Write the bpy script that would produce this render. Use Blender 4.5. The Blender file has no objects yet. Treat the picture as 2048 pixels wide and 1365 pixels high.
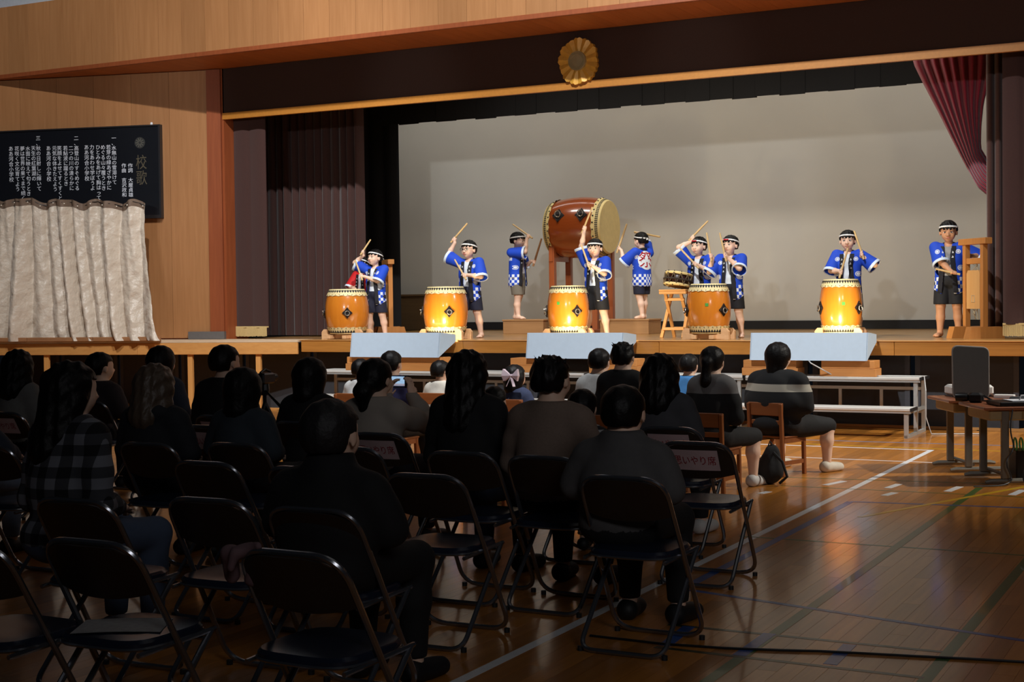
import bpy, bmesh, math, random
import numpy as np
from mathutils import Vector, Matrix
from mathutils.bvhtree import BVHTree
random.seed(7); rng = np.random.default_rng(7)
S = bpy.context.scene
COL = S.collection
PI = math.pi

# ------------------------------------------------------------------ camera
FPX = 2880.0; CAM_H = 1.55; YAW = math.radians(27.3); HOR = 603.0; ROLL = 0.0125
_p = math.atan((682.5 - HOR) / FPX)
c_f = Vector((-math.sin(YAW)*math.cos(_p), math.cos(YAW)*math.cos(_p), -math.sin(_p)))
_r = Vector((math.cos(YAW), math.sin(YAW), 0)); _u = _r.cross(c_f)
c_r = _r*math.cos(ROLL) - _u*math.sin(ROLL); c_u = _u*math.cos(ROLL) + _r*math.sin(ROLL)
c_o = Vector((0, 0, CAM_H))
cam = bpy.data.cameras.new('camera'); camo = bpy.data.objects.new('camera', cam); COL.objects.link(camo)
cam.sensor_width = 36; cam.lens = FPX/2048*36; cam.clip_end = 200; cam.clip_start = 0.05
M = Matrix((c_r, c_u, -c_f)).transposed().to_4x4(); M.translation = c_o
camo.matrix_world = M
S.camera = camo

def ray(x, y): return c_f + c_r*((x-1024)/FPX) + c_u*((682.5-y)/FPX)
def onY(x, y, Y):
    d = ray(x, y); return c_o + d*(Y/d.y)
def onZ(x, y, Z):
    d = ray(x, y); return c_o + d*((Z-CAM_H)/d.z)

# ------------------------------------------------------------------ world, exposure, large lights
w = bpy.data.worlds.new('hall_dark'); S.world = w; w.use_nodes = True
w.node_tree.nodes['Background'].inputs[0].default_value = (0.55, 0.7, 1.0, 1)
w.node_tree.nodes['Background'].inputs[1].default_value = 0.004
S.view_settings.view_transform = 'Standard'; S.view_settings.look = 'None'
S.view_settings.exposure = 0.0; S.view_settings.gamma = 1.0; S.view_settings.use_curve_mapping = False

def look_at(o, tgt):
    o.rotation_euler = (Vector(tgt) - o.location).to_track_quat('-Z', 'Y').to_euler()
def spot(name, loc, tgt, power, col, ang, blend, size=0.12):
    l = bpy.data.lights.new(name, 'SPOT'); l.energy = power; l.color = col
    l.spot_size = math.radians(ang); l.spot_blend = blend; l.shadow_soft_size = size
    o = bpy.data.objects.new(name, l); COL.objects.link(o); o.location = loc; look_at(o, tgt); return o
def area(name, loc, tgt, power, col, sx, sy, spread=180):
    l = bpy.data.lights.new(name, 'AREA'); l.energy = power; l.color = col; l.shape = 'RECTANGLE'
    l.size = sx; l.size_y = sy; l.spread = math.radians(spread)
    o = bpy.data.objects.new(name, l); COL.objects.link(o); o.location = loc; look_at(o, tgt); return o
# ceiling spotlights of the hall, aimed at the stage; their soft lower edge falls on the floor in front of it
spot('hall_spotlight', (-5.6, 9.6, 9.3), (-7.6, 16.4, 1.6), 4300, (0.96, 0.98, 1.0), 84, 0.85, 0.10)
spot('hall_spotlight', (-9.5, 9.8, 9.3), (-15.0, 16.6, 2.6), 2300, (1.0, 0.98, 0.97), 72, 0.7, 0.08)
# unseen fill spots added to brighten the stage face, beams over the audience
for gx, tx in ((-1.5, -4.2), (-3.0, -8.2), (-4.5, -12.4), (-6.0, -16.6)):
    spot('stage_face_fill', (gx, -5.0, 5.0), (tx, 17.0, 3.95), 2300, (0.90, 0.95, 1.0), 15.5, 0.45, 0.15)
# two added fills, then a house light on the right by the stage
area('overhead_fill', (-1.0, 9.0, 9.4), (-1.0, 9.0, 0), 22, (1.0, 0.93, 0.84), 8.0, 8.0)  # faint soft fill added overhead for the floor and shoulders
area('audience_fill', (5.0, -3.5, 6.0), (-2.2, 10.0, 0.6), 24, (0.98, 0.97, 1.0), 3.0, 2.0, 64)  # fill added from behind the camera to lift the seated backs
spot('hall_side_light', (4.2, 15.2, 7.6), (-3.6, 14.8, 0.0), 4200, (1.0, 0.94, 0.84), 58, 1.0, 0.12)
# border lights hung over the stage, out of sight behind the valance and the border cloth
for x in (-9.6, -7.2, -4.8):
    area('stage_border_light', (x, 18.7, 5.6), (x, 20.0, 1.0), 30, (1.0, 0.95, 0.86), 2.0, 0.3, 130)
for x in (-13.4, -11.2, -8.4, -5.6, -3.2):
    area('backdrop_light', (x, 20.75, 6.0), (x, 22.9, 2.0), 21, (1.0, 0.96, 0.89), 2.6, 0.3)

# ------------------------------------------------------------------ materials
MATS = {}
def nodes_of(name):
    m = bpy.data.materials.new(name); m.use_nodes = True
    nt = m.node_tree; return m, nt, nt.nodes['Principled BSDF']
def N(nt, t, **kw):
    n = nt.nodes.new(t)
    for k, v in kw.items(): setattr(n, k, v)
    return n
def mth(nt, op, a=None, b=None, c=None):
    n = N(nt, 'ShaderNodeMath', operation=op)
    for i, v in enumerate((a, b, c)):
        if v is None: continue
        if isinstance(v, (int, float)): n.inputs[i].default_value = v
        else: nt.links.new(v, n.inputs[i])
    return n.outputs[0]
def mixc(nt, f, a, b):
    n = N(nt, 'ShaderNodeMix', data_type='RGBA')
    for i, v in ((0, f), (6, a), (7, b)):
        if isinstance(v, (int, float)): n.inputs[i].default_value = v
        elif isinstance(v, tuple): n.inputs[i].default_value = (*v[:3], 1)
        else: nt.links.new(v, n.inputs[i])
    return n.outputs[2]
def rgb(r, g, b):   # sRGB 0-255 to linear
    f = lambda c: (c/255/12.92) if c/255 <= 0.04045 else ((c/255+0.055)/1.055)**2.4
    return (f(r), f(g), f(b))
def setp(b, **kw):
    for k, v in kw.items(): b.inputs[k].default_value = v
def plain(name, col, rough=0.6, metal=0.0, var=0.12, scale=18.0, bump=0.0, spec=0.5, coat=0.0, emis=None, sheen=0.0, bdist=0.01):
    """colour with a little procedural variation and optional fine relief"""
    if name in MATS: return MATS[name]
    m, nt, b = nodes_of(name)
    tc = N(nt, 'ShaderNodeTexCoord'); no = N(nt, 'ShaderNodeTexNoise'); no.inputs['Scale'].default_value = scale
    no.inputs['Detail'].default_value = 4
    nt.links.new(tc.outputs['Object'], no.inputs['Vector'])
    d = tuple(c*(1-var) for c in col); l = tuple(min(1, c*(1+var)) for c in col)
    nt.links.new(mixc(nt, no.outputs['Fac'], d, l), b.inputs['Base Color'])
    setp(b, Roughness=rough, Metallic=metal); b.inputs['Specular IOR Level'].default_value = spec
    b.inputs['Coat Weight'].default_value = coat
    if sheen: b.inputs['Sheen Weight'].default_value = sheen
    if bump:
        bp = N(nt, 'ShaderNodeBump'); bp.inputs['Strength'].default_value = bump; bp.inputs['Distance'].default_value = bdist
        nt.links.new(no.outputs['Fac'], bp.inputs['Height']); nt.links.new(bp.outputs['Normal'], b.inputs['Normal'])
    if emis:
        b.inputs['Emission Color'].default_value = (*emis[0], 1); b.inputs['Emission Strength'].default_value = emis[1]
    MATS[name] = m; return m
def wood(name, c1, c2, axis='x', rough=0.4, coat=0.0, fine=26.0, rnd=0.0, coatr=0.1, bump=0.05, spec=0.5):
    """grain drawn out along one object axis; rnd shifts the tone from board to board"""
    if name in MATS: return MATS[name]
    m, nt, b = nodes_of(name)
    tc = N(nt, 'ShaderNodeTexCoord'); mp = N(nt, 'ShaderNodeMapping')
    sc = {'x': (0.06, 1, 1), 'y': (1, 0.06, 1), 'z': (1, 1, 0.06)}[axis]
    mp.inputs['Scale'].default_value = [s*fine for s in sc]
    nt.links.new(tc.outputs['Object'], mp.inputs['Vector'])
    no = N(nt, 'ShaderNodeTexNoise'); no.inputs['Scale'].default_value = 1.0; no.inputs['Detail'].default_value = 6
    no.inputs['Distortion'].default_value = 0.6
    oi = N(nt, 'ShaderNodeObjectInfo'); at = N(nt, 'ShaderNodeAttribute', attribute_name='rnd')
    rs = mth(nt, 'FRACT', mth(nt, 'ADD', oi.outputs['Random'], at.outputs['Fac']))
    if rnd:
        no.noise_dimensions = '4D'; nt.links.new(mth(nt, 'MULTIPLY', rs, 37.0), no.inputs['W'])
    nt.links.new(mp.outputs['Vector'], no.inputs['Vector'])
    col = mixc(nt, no.outputs['Fac'], c1, c2)
    if rnd:
        hs = N(nt, 'ShaderNodeHueSaturation'); nt.links.new(col, hs.inputs['Color'])
        nt.links.new(mth(nt, 'ADD', mth(nt, 'MULTIPLY', rs, 2*rnd), 1-rnd), hs.inputs['Value']); col = hs.outputs['Color']
    nt.links.new(col, b.inputs['Base Color'])
    setp(b, Roughness=rough); b.inputs['Coat Weight'].default_value = coat; b.inputs['Coat Roughness'].default_value = coatr
    b.inputs['Specular IOR Level'].default_value = spec
    if bump:
        bp = N(nt, 'ShaderNodeBump'); bp.inputs['Strength'].default_value = bump; bp.inputs['Distance'].default_value = 0.01
        nt.links.new(no.outputs['Fac'], bp.inputs['Height']); nt.links.new(bp.outputs['Normal'], b.inputs['Normal'])
    MATS[name] = m; return m

# ------------------------------------------------------------------ object helpers
class MB:
    """mesh builder: boxes, bars, tubes, lathes, prisms collected into one mesh"""
    def __init__(s): s.v = []; s.f = []; s.m = []
    def add(s, vs, fs, mi=0):
        o = len(s.v); s.v += [tuple(v) for v in vs]; s.f += [tuple(i+o for i in f) for f in fs]; s.m += [mi]*len(fs); return s
    def box(s, x0, x1, y0, y1, z0, z1, mi=0, R=None, c=None, bev=0.0):
        if bev > 0:
            x0, x1 = sorted((x0, x1)); y0, y1 = sorted((y0, y1)); z0, z1 = sorted((z0, z1))
            b = min(bev, (x1-x0)*.45, (y1-y0)*.45, (z1-z0)*.45)
            vs = []
            for z, i in ((z0, b), (z0+b, 0), (z1-b, 0), (z1, b)):
                for (px, py) in ((x0+i+b, y0+i), (x1-i-b, y0+i), (x1-i, y0+i+b), (x1-i, y1-i-b), (x1-i-b, y1-i), (x0+i+b, y1-i), (x0+i, y1-i-b), (x0+i, y0+i+b)):
                    vs.append((px, py, z))
            fs = [tuple(range(7, -1, -1)), tuple(range(24, 32))]
            for r in range(3):
                for k in range(8):
                    fs.append((r*8+k, r*8+(k+1) % 8, r*8+8+(k+1) % 8, r*8+8+k))
        else:
            vs = [(x, y, z) for z in (z0, z1) for y in (y0, y1) for x in (x0, x1)]
            fs = [(0, 2, 3, 1), (4, 5, 7, 6), (0, 1, 5, 4), (2, 6, 7, 3), (0, 4, 6, 2), (1, 3, 7, 5)]
        if R is not None: vs = [R @ Vector(v) for v in vs]
        if c is not None: vs = [Vector(v) + Vector(c) for v in vs]
        return s.add(vs, fs, mi)
    def bar(s, a, b, w, h, mi=0, up=(0, 0, 1), bev=0.0):
        a = Vector(a); b = Vector(b); d = (b-a); L = d.length; d.normalize()
        x = d.cross(Vector(up))
        if x.length < 1e-4: x = d.cross(Vector((1, 0, 0)))
        x.normalize(); z = x.cross(d)
        R = Matrix((x, d, z)).transposed()
        return s.box(-w/2, w/2, 0, L, -h/2, h/2, mi, R, a, bev)
    def tube(s, pts, r, n=8, mi=0, closed=False, caps=True):
        pts = [Vector(p) for p in pts]; rs = r if isinstance(r, (list, tuple)) else [r]*len(pts)
        m = len(pts); ref = None; vs = []
        for i, p in enumerate(pts):
            a = pts[(i-1) % m] if (closed or i > 0) else p; b = pts[(i+1) % m] if (closed or i < m-1) else p
            t = (b-a).normalized()
            if ref is None:
                ref = t.cross(Vector((0, 0, 1)))
                if ref.length < 0.1: ref = t.cross(Vector((0, 1, 0)))
            ref = (ref - t*ref.dot(t)).normalized(); q = t.cross(ref)
            for k in range(n):
                an = 2*PI*k/n; vs.append(p + (ref*math.cos(an) + q*math.sin(an))*rs[i])
        fs = []
        for i in range(m if closed else m-1):
            j = (i+1) % m
            for k in range(n): fs.append((i*n+k, i*n+(k+1) % n, j*n+(k+1) % n, j*n+k))
        if caps and not closed:
            fs.append(tuple(range(n-1, -1, -1))); fs.append(tuple((m-1)*n+k for k in range(n)))
        return s.add(vs, fs, mi)
    def lathe(s, prof, n=32, mi=0, mf=None, cap=True, R=None, c=None):
        """prof: (radius, height); mf(i) gives the material of profile step i"""
        vs = []; fs = []; ms = []
        for r, z in prof:
            for k in range(n):
                a = 2*PI*k/n; v = Vector((r*math.cos(a), r*math.sin(a), z))
                if R is not None: v = R @ v
                if c is not None: v = v + Vector(c)
                vs.append(v)
        for i in range(len(prof)-1):
            for k in range(n): fs.append((i*n+k, i*n+(k+1) % n, i*n+n+(k+1) % n, i*n+n+k)); ms.append(mf(i) if mf else mi)
        if cap:
            fs.append(tuple(range(n-1, -1, -1))); ms.append(ms[0]); fs.append(tuple((len(prof)-1)*n+k for k in range(n))); ms.append(ms[-2])
        o = len(s.v); s.v += [tuple(v) for v in vs]; s.f += [tuple(i+o for i in f) for f in fs]; s.m += ms; return s
    def prism(s, poly, a, b, mi=0, fn=None):
        """poly of 2D points drawn along from a to b; fn(u,v,t) gives the 3D point"""
        n = len(poly); vs = [fn(u, v, a) for u, v in poly] + [fn(u, v, b) for u, v in poly]
        fs = [tuple(range(n-1, -1, -1)), tuple(range(n, 2*n))] + [(k, (k+1) % n, n+(k+1) % n, n+k) for k in range(n)]
        return s.add(vs, fs, mi)
    def grid(s, fn, nu, nv, mi=0, closed_u=False):
        vs = [fn(i/nu, j/nv) for j in range(nv+1) for i in range(nu+1)]
        fs = [(j*(nu+1)+i, j*(nu+1)+i+1, (j+1)*(nu+1)+i+1, (j+1)*(nu+1)+i) for j in range(nv) for i in range(nu)]
        return s.add(vs, fs, mi)
    def mesh(s, name, mats, smooth=False, fix=True, ang=None):
        me = bpy.data.meshes.new(name); me.from_pydata(s.v, [], s.f)
        for m in (mats if isinstance(mats, (list, tuple)) else [mats]): me.materials.append(m)
        me.polygons.foreach_set('material_index', s.m)
        if fix:
            bm = bmesh.new(); bm.from_mesh(me); bmesh.ops.recalc_face_normals(bm, faces=bm.faces); bm.to_mesh(me); bm.free()
        if smooth: me.polygons.foreach_set('use_smooth', [True]*len(me.polygons))
        if ang is not None: me.set_sharp_from_angle(angle=math.radians(ang))
        me.update(); return me
    def build(s, name, mats, parent=None, smooth=False, ang=35, fix=True, loc=None, rz=0):
        o = bpy.data.objects.new(name, s.mesh(name, mats, smooth, fix, ang if smooth else None)); COL.objects.link(o)
        if parent: o.parent = parent
        if loc is not None: o.location = loc
        if rz: o.rotation_euler = (0, 0, rz)
        return o
def tag(o, label, cat, group=None):
    o['label'] = label; o['category'] = cat
    if group: o['group'] = group
    return o
def struct(o): o['kind'] = 'structure'; return o
def thing(name, label, cat, loc=(0, 0, 0), rz=0, group=None):
    o = bpy.data.objects.new(name, None); COL.objects.link(o); o.location = loc; o.rotation_euler = (0, 0, rz)
    o.empty_display_size = 0.1
    return tag(o, label, cat, group)
def link_mesh(name, me, parent=None, loc=None, rz=0):
    o = bpy.data.objects.new(name, me); COL.objects.link(o)
    if parent: o.parent = parent
    if loc is not None: o.location = loc
    if rz: o.rotation_euler = (0, 0, rz)
    return o
def kids_of(o): return [c for c in COL.objects if c.parent == o]
def dup(o, loc, rz, label=None):
    """copy of a thing with its parts and sub-parts"""
    r = o.copy(); COL.objects.link(r); r.location = loc; r.rotation_euler = (0, 0, rz)
    if label: r['label'] = label
    for ch in list(o.children):
        c = ch.copy(); COL.objects.link(c); c.parent = r
        for g in list(ch.children):
            d = g.copy(); COL.objects.link(d); d.parent = c
    return r
def text_mesh(body, size, extrude=0.001, align='CENTER', spacing=1.0):
    cu = bpy.data.curves.new('txt', 'FONT'); cu.body = body; cu.size = size; cu.extrude = extrude
    cu.align_x = align; cu.align_y = 'TOP'; cu.space_line = spacing; cu.resolution_u = 3
    o = bpy.data.objects.new('txt', cu); COL.objects.link(o)
    dg = bpy.context.evaluated_depsgraph_get(); me = bpy.data.meshes.new_from_object(o.evaluated_get(dg))
    bpy.data.objects.remove(o); bpy.data.curves.remove(cu); return me
# ================================================================== THE SETTING
STAGE_Z = 1.04; LIP_Y = 16.8; BACK_Y = 22.9; VAL_Y = 17.12; BEAM_Y = 16.1; SOF_Z = 5.05
m_floor = wood('gym_floor_varnish', rgb(150, 92, 34), rgb(202, 134, 58), 'y', rough=0.3, coat=0.42, fine=30, rnd=0.22, coatr=0.10, bump=0.03, spec=0.15)
m_gap = plain('dark_joint', rgb(30, 18, 10), 0.9)
m_stagefl = wood('stage_boards', rgb(150, 108, 58), rgb(186, 140, 82), 'x', rough=0.3, coat=0.4, rnd=0.12)
m_fascia = wood('stage_fascia_wood', rgb(152, 96, 40), rgb(200, 138, 66), 'x', rough=0.35, coat=0.3, rnd=0.1)
m_pine = wood('pine_timber', rgb(190, 128, 66), rgb(222, 166, 96), 'x', rough=0.5, rnd=0.08)
m_pinez = wood('pine_timber_upright', rgb(190, 128, 66), rgb(222, 166, 96), 'z', rough=0.5, rnd=0.08)
m_panel = wood('wall_veneer', rgb(146, 98, 58), rgb(176, 126, 82), 'z', rough=0.42, rnd=0.07, fine=22, coat=0.15)
m_soffit = wood('soffit_veneer', rgb(158, 88, 40), rgb(196, 118, 60), 'y', rough=0.4, rnd=0.06)
m_redwood = wood('red_brown_wood', rgb(120, 58, 30), rgb(156, 84, 46), 'z', rough=0.45, rnd=0.06)
m_valance = plain('valance_cloth', rgb(54, 33, 22), 0.95, var=0.25, scale=60, bump=0.1, sheen=0.1)
m_gold = plain('valance_gold_band', rgb(176, 116, 44), 0.5, var=0.15, scale=30)
m_black = plain('black_paint', rgb(24, 24, 26), 0.7, var=0.3, scale=30)
m_under = plain('understage_panel', rgb(52, 54, 58), 0.65, var=0.15, scale=40)
m_blackcloth = plain('black_cloth', rgb(14, 13, 14), 0.95, var=0.2)
m_screen = plain('cyclorama_cloth', rgb(206, 202, 192), 0.9, var=0.05, scale=1.6)
m_plaster = plain('grey_plaster', rgb(176, 180, 186), 0.85)
m_white_line = plain('white_court_paint', rgb(226, 228, 230), 0.32, var=0.1, coat=0.2, spec=0.25)
m_green_line = plain('green_court_paint', rgb(52, 92, 40), 0.32, var=0.2, coat=0.2, spec=0.25)
m_blue_line = plain('blue_court_paint', rgb(52, 86, 150), 0.32, var=0.2, coat=0.2, spec=0.25)
m_yellow_line = plain('yellow_court_paint', rgb(200, 158, 30), 0.32, var=0.15, coat=0.2, spec=0.25)
m_dkgreen_line = plain('dark_green_court_paint', rgb(44, 52, 30), 0.32, var=0.2, coat=0.2, spec=0.25)

# floor: slab, single boards near the camera, the rest joined
floor = struct(MB().box(-19.5, 4.0, 0.5, 17.16, -0.12, -0.012).build('floor', m_gap))
PW, PL = 0.09, 1.82
cells = []
ncol = int(23.4/PW)
for i in range(ncol):
    x0 = -19.4 + i*PW; off = (i*0.618 % 1)*PL
    j = -1
    while True:
        y0 = 1.2 + j*PL + off; j += 1
        if y0 > 17.1: break
        a, b = max(y0, 1.2), min(y0+PL, 17.14)
        if b-a < 0.1: continue
        cells.append((x0, a, b))
def in_view(x, y):
    v = Vector((x, y, 0))-c_o; z = v.dot(c_f)
    if z < 1: return None
    px = 1024+FPX*v.dot(c_r)/z; py = 682.5-FPX*v.dot(c_u)/z
    return z if (-60 < px < 2108 and py < 1480) else None
vis = [(in_view(x0+PW/2, (a+b)/2), x0, a, b) for (x0, a, b) in cells if abs(b-a-PL) < 1e-6]
# boards of the open floor to the right show largest
near = sorted((v for v in vis if v[0]), key=lambda v: v[0] - (2.5 if v[1] > -3.3 else 0))[:295]
nearset = {(v[1], v[2]) for v in near}
pm = MB().box(0.0006, PW-0.0006, 0.0006, PL-0.0006, -0.012, 0, bev=0).mesh('plank', m_floor)
for v in near: link_mesh('plank', pm, floor, (v[1], v[2], 0))
rest = MB(); rr = []
for (x0, a, b) in cells:
    if (x0, a) in nearset: continue
    rest.box(x0+0.0006, x0+PW-0.0006, a+0.0006, b-0.0006, -0.012, 0); rr += [random.random()]*8
ro = rest.build('plank_field', m_floor, floor, fix=False); ro['kind'] = 'stuff'
ro.data.attributes.new('rnd', 'FLOAT', 'POINT').data.foreach_set('value', rr)

_lines = []
def court(p, q, wd, m, name='court_line'):
    _lines.append(1); lift = 0.0004+0.00005*len(_lines)
    a = onZ(*p, 0) if len(p) == 2 else Vector(p); b = onZ(*q, 0) if len(q) == 2 else Vector(q)
    MB().bar(a+Vector((0, 0, lift/2)), b+Vector((0, 0, lift/2)), wd, lift).build(name, m, floor)
court((-2.89, 3.2, 0), (-2.89, 14.78, 0), 0.055, m_white_line)
court((-12.0, 14.75, 0), (-2.9, 14.75, 0), 0.05, m_white_line)
court((-9.5, 13.66, 0), (-2.2, 13.66, 0), 0.035, m_white_line)
court((-1.97, 2.5, 0), (-1.97, 12.0, 0), 0.055, m_green_line)
court((-1.18, 2.2, 0), (-1.18, 12.2, 0), 0.055, m_green_line)
court((1479, 1073), (2100, 1115), 0.03, m_green_line)
court((1336, 1250), (1884, 1305), 0.035, m_dkgreen_line)
court((1310, 1295), (1848, 1357), 0.035, m_dkgreen_line)
court((1560, 972), (2070, 996), 0.025, m_green_line)
court((1560, 955), (1980, 968), 0.025, m_green_line)
court((1701, 1004), (2090, 1018), 0.04, m_blue_line)
court((1701, 1004), (1366, 1178), 0.055, m_blue_line)
court((1380, 1181), (2100, 1290), 0.04, m_blue_line)
court((1478, 1312), (1540, 1268), 0.06, m_blue_line); court((1660, 1330), (1700, 1290), 0.06, m_blue_line)
court((1330, 1292), (1378, 1254), 0.06, m_blue_line)
court((1600, 888), (2048, 905), 0.04, m_yellow_line)
court((1560, 879), (2048, 893), 0.05, plain('pale_blue_court_paint', rgb(120, 124, 150), 0.35, coat=0.2, spec=0.25))
court((1720, 1035), (2060, 972), 0.045, m_yellow_line)
for p, q in (((1650, 971), (1688, 963)), ((1775, 977), (1798, 969)), ((1894, 984), (1920, 974)), ((2023, 991), (2046, 981)), ((1520, 988), (1538, 984)), ((1768, 992), (1790, 986))):
    court(p, q, 0.06, m_white_line)

# the stage
XL, XR = -13.62, -1.2
stage = struct(MB().box(-19.3, 0.6, 17.2, BACK_Y+1.2, 0.90, STAGE_Z-0.022).box(-12.05, 0.6, LIP_Y+0.03, 17.2, 0.9, STAGE_Z-0.022).build('stage', m_black))
y = LIP_Y+0.02; k = 0
while y < BACK_Y+1.1:      # stage boards run along the front
    MB().box(-12.05 if y < 17.18 else -13.62, 0.6, y+0.001, y+0.119, STAGE_Z-0.022, STAGE_Z).build('stage_board', m_stagefl, stage); y += 0.12
for a, b in ((-12.03, -9.4), (-9.4, -6.6), (-6.6, -3.7), (-3.7, -1.0), (-1.0, 0.6)):
    MB().box(a+0.002, b-0.002, LIP_Y-0.02, LIP_Y+0.03, 0.868, STAGE_Z-0.012, bev=0.004).build('fascia_board', m_fascia, stage)
MB().box(-12.05, 0.6, LIP_Y-0.03, LIP_Y+0.02, STAGE_Z-0.012, STAGE_Z, bev=0.004).build('stage_nosing', m_pine, stage)
x = -18.2; k = 0
while x < 0.5:            # dark storage doors under the stage
    d = MB().box(x+0.02, x+1.18, 17.16, 17.2, 0.03, 0.90).build('understage_door', m_under, stage)
    for ux in (x+0.02, x+1.12): MB().box(ux, ux+0.06, 17.15, 17.16, 0.03, 0.88).build('door_stile', plain('door_stile_grey', rgb(70, 72, 78), 0.6), d)
    x += 1.22
MB().box(-18.4, 0.6, 17.14, 17.24, 0.0, 0.03).build('understage_sill', m_pine, stage)

# timber platform to the left of the stage
plat = thing('timber_platform', 'pine timber platform with posts joining the left end of the stage', 'platform', (-12.05, 16.7, 0))
A = Vector((-12.06, 16.74, 0)); B = Vector((-18.9, 15.05, 0)); pd = (B-A).normalized(); pn = Vector((-pd.y, pd.x, 0))
if pn.y < 0: pn = -pn
def pl(t, n, z): v = A + pd*t + pn*n; return Vector((v.x, v.y, z)) - plat.location
Lp = (B-A).length
mb = MB(); mb.add([pl(0, 0, STAGE_Z), pl(Lp, 0, STAGE_Z), Vector((-18.9, 17.15, STAGE_Z))-plat.location, Vector((-12.06, 17.15, STAGE_Z))-plat.location,
                   pl(0, 0, STAGE_Z-0.03), pl(Lp, 0, STAGE_Z-0.03), Vector((-18.9, 17.15, STAGE_Z-0.03))-plat.location, Vector((-12.06, 17.15, STAGE_Z-0.03))-plat.location],
                  [(0, 1, 2, 3), (7, 6, 5, 4), (0, 4, 5, 1), (1, 5, 6, 2), (2, 6, 7, 3), (3, 7, 4, 0)])
mb.build('platform_top', wood('plywood_top', rgb(196, 170, 138), rgb(224, 200, 170), 'x', rough=0.55), plat)
for t0, t1 in ((0.0, 2.5), (2.5, 5.0), (5.0, Lp)):
    MB().bar(pl(t0+0.002, 0.02, 0.922), pl(t1-0.002, 0.02, 0.922), 0.04, 0.17, bev=0.004).build('fascia_timber', m_pine, plat)
for t in (0.62, 1.68, 4.0, 6.3):
    MB().bar(pl(t, 0.06, 0), pl(t, 0.06, 0.84), 0.075, 0.05, up=tuple(pn)).build('post', m_pinez, plat)

# splayed left wall with veneer panels, its end pillar, baseboard
WA = Vector((-13.66, VAL_Y, 0)); WB = Vector((-19.2, 15.7, 0)); wd_ = (WB-WA).normalized(); wn = Vector((wd_.y, -wd_.x, 0))
if wn.y > 0: wn = -wn
_z=Vector((0,0,STAGE_Z+0.002))
wall_left = struct(MB().add([v+_z for v in (WA-wn*0.02, WB-wn*0.02, WB-wn*0.25, WA-wn*0.25)] + [v+Vector((0, 0, SOF_Z+0.02)) for v in (WA-wn*0.02, WB-wn*0.02, WB-wn*0.25, WA-wn*0.25)],
                   [(0, 1, 2, 3), (4, 5, 6, 7), (0, 1, 5, 4), (1, 2, 6, 5), (2, 3, 7, 6), (3, 0, 4, 7)]).build('wall_left', m_redwood))
def wl(t, n, z): v = WA + wd_*t + wn*n; return Vector((v.x, v.y, z))
t = 0.2
while t < 5.6:
    t1 = min(t+0.62, 5.6)
    MB().bar(wl(t+0.002, 0.0, 3.05), wl(t1-0.002, 0.0, 3.05), 0.03, 3.98).build('veneer_panel', m_panel, wall_left); t = t1
MB().bar(wl(-0.02, 0.02, 3.05), wl(0.2, 0.02, 3.05), 0.07, 3.98).build('wall_end_post', m_redwood, wall_left)
trim = struct(MB().bar(wl(-0.03, 0.03, STAGE_Z+0.06), wl(0.55, 0.03, STAGE_Z+0.06), 0.1, 0.11).build('baseboard_left', plain('grey_vinyl_base', rgb(96, 92, 90), 0.6)))
pil = struct(MB().box(-13.69, -13.60, VAL_Y, VAL_Y+0.5, STAGE_Z, SOF_Z).build('trim_1', m_redwood))

# beam across the front with veneer panels, soffit, upper wall
beam = struct(MB().box(-19.4, 1.5, BEAM_Y+0.03, VAL_Y+0.4, SOF_Z+0.03, 6.13).build('wall_beam', m_redwood))
x = -19.4; k = 0
while x < 1.5:
    MB().box(x+0.002, x+0.418, BEAM_Y+0.005, BEAM_Y+0.03, SOF_Z+0.06, 6.13).build('veneer_panel', m_panel, beam); x += 0.42
MB().box(-19.4, 1.5, BEAM_Y-0.012, BEAM_Y+0.03, SOF_Z-0.005, SOF_Z+0.06, bev=0.006).build('beam_moulding', m_redwood, beam)
x = -19.4
while x < 1.5:
    MB().box(x+0.001, x+0.209, BEAM_Y+0.03, VAL_Y+0.1, SOF_Z, SOF_Z+0.03).build('soffit_board', m_soffit, beam); x += 0.21
wall_upper = struct(MB().box(-20, 2, 16.5, 16.8, 6.13, 9.5).build('wall_upper', m_plaster))

# valance with gold band and the emblem
valz0 = 4.28
val = thing('valance', 'dark brown proscenium valance edged with a gold band', 'valance', (-7.5, VAL_Y, valz0))
MB().box(-6.12, 8.1, 0, 0.06, 0.115, SOF_Z-valz0).build('valance_cloth', m_valance, val)
MB().box(-6.12, 8.1, -0.012, 0.05, 0.02, 0.115).build('gold_band', m_gold, val)

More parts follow.
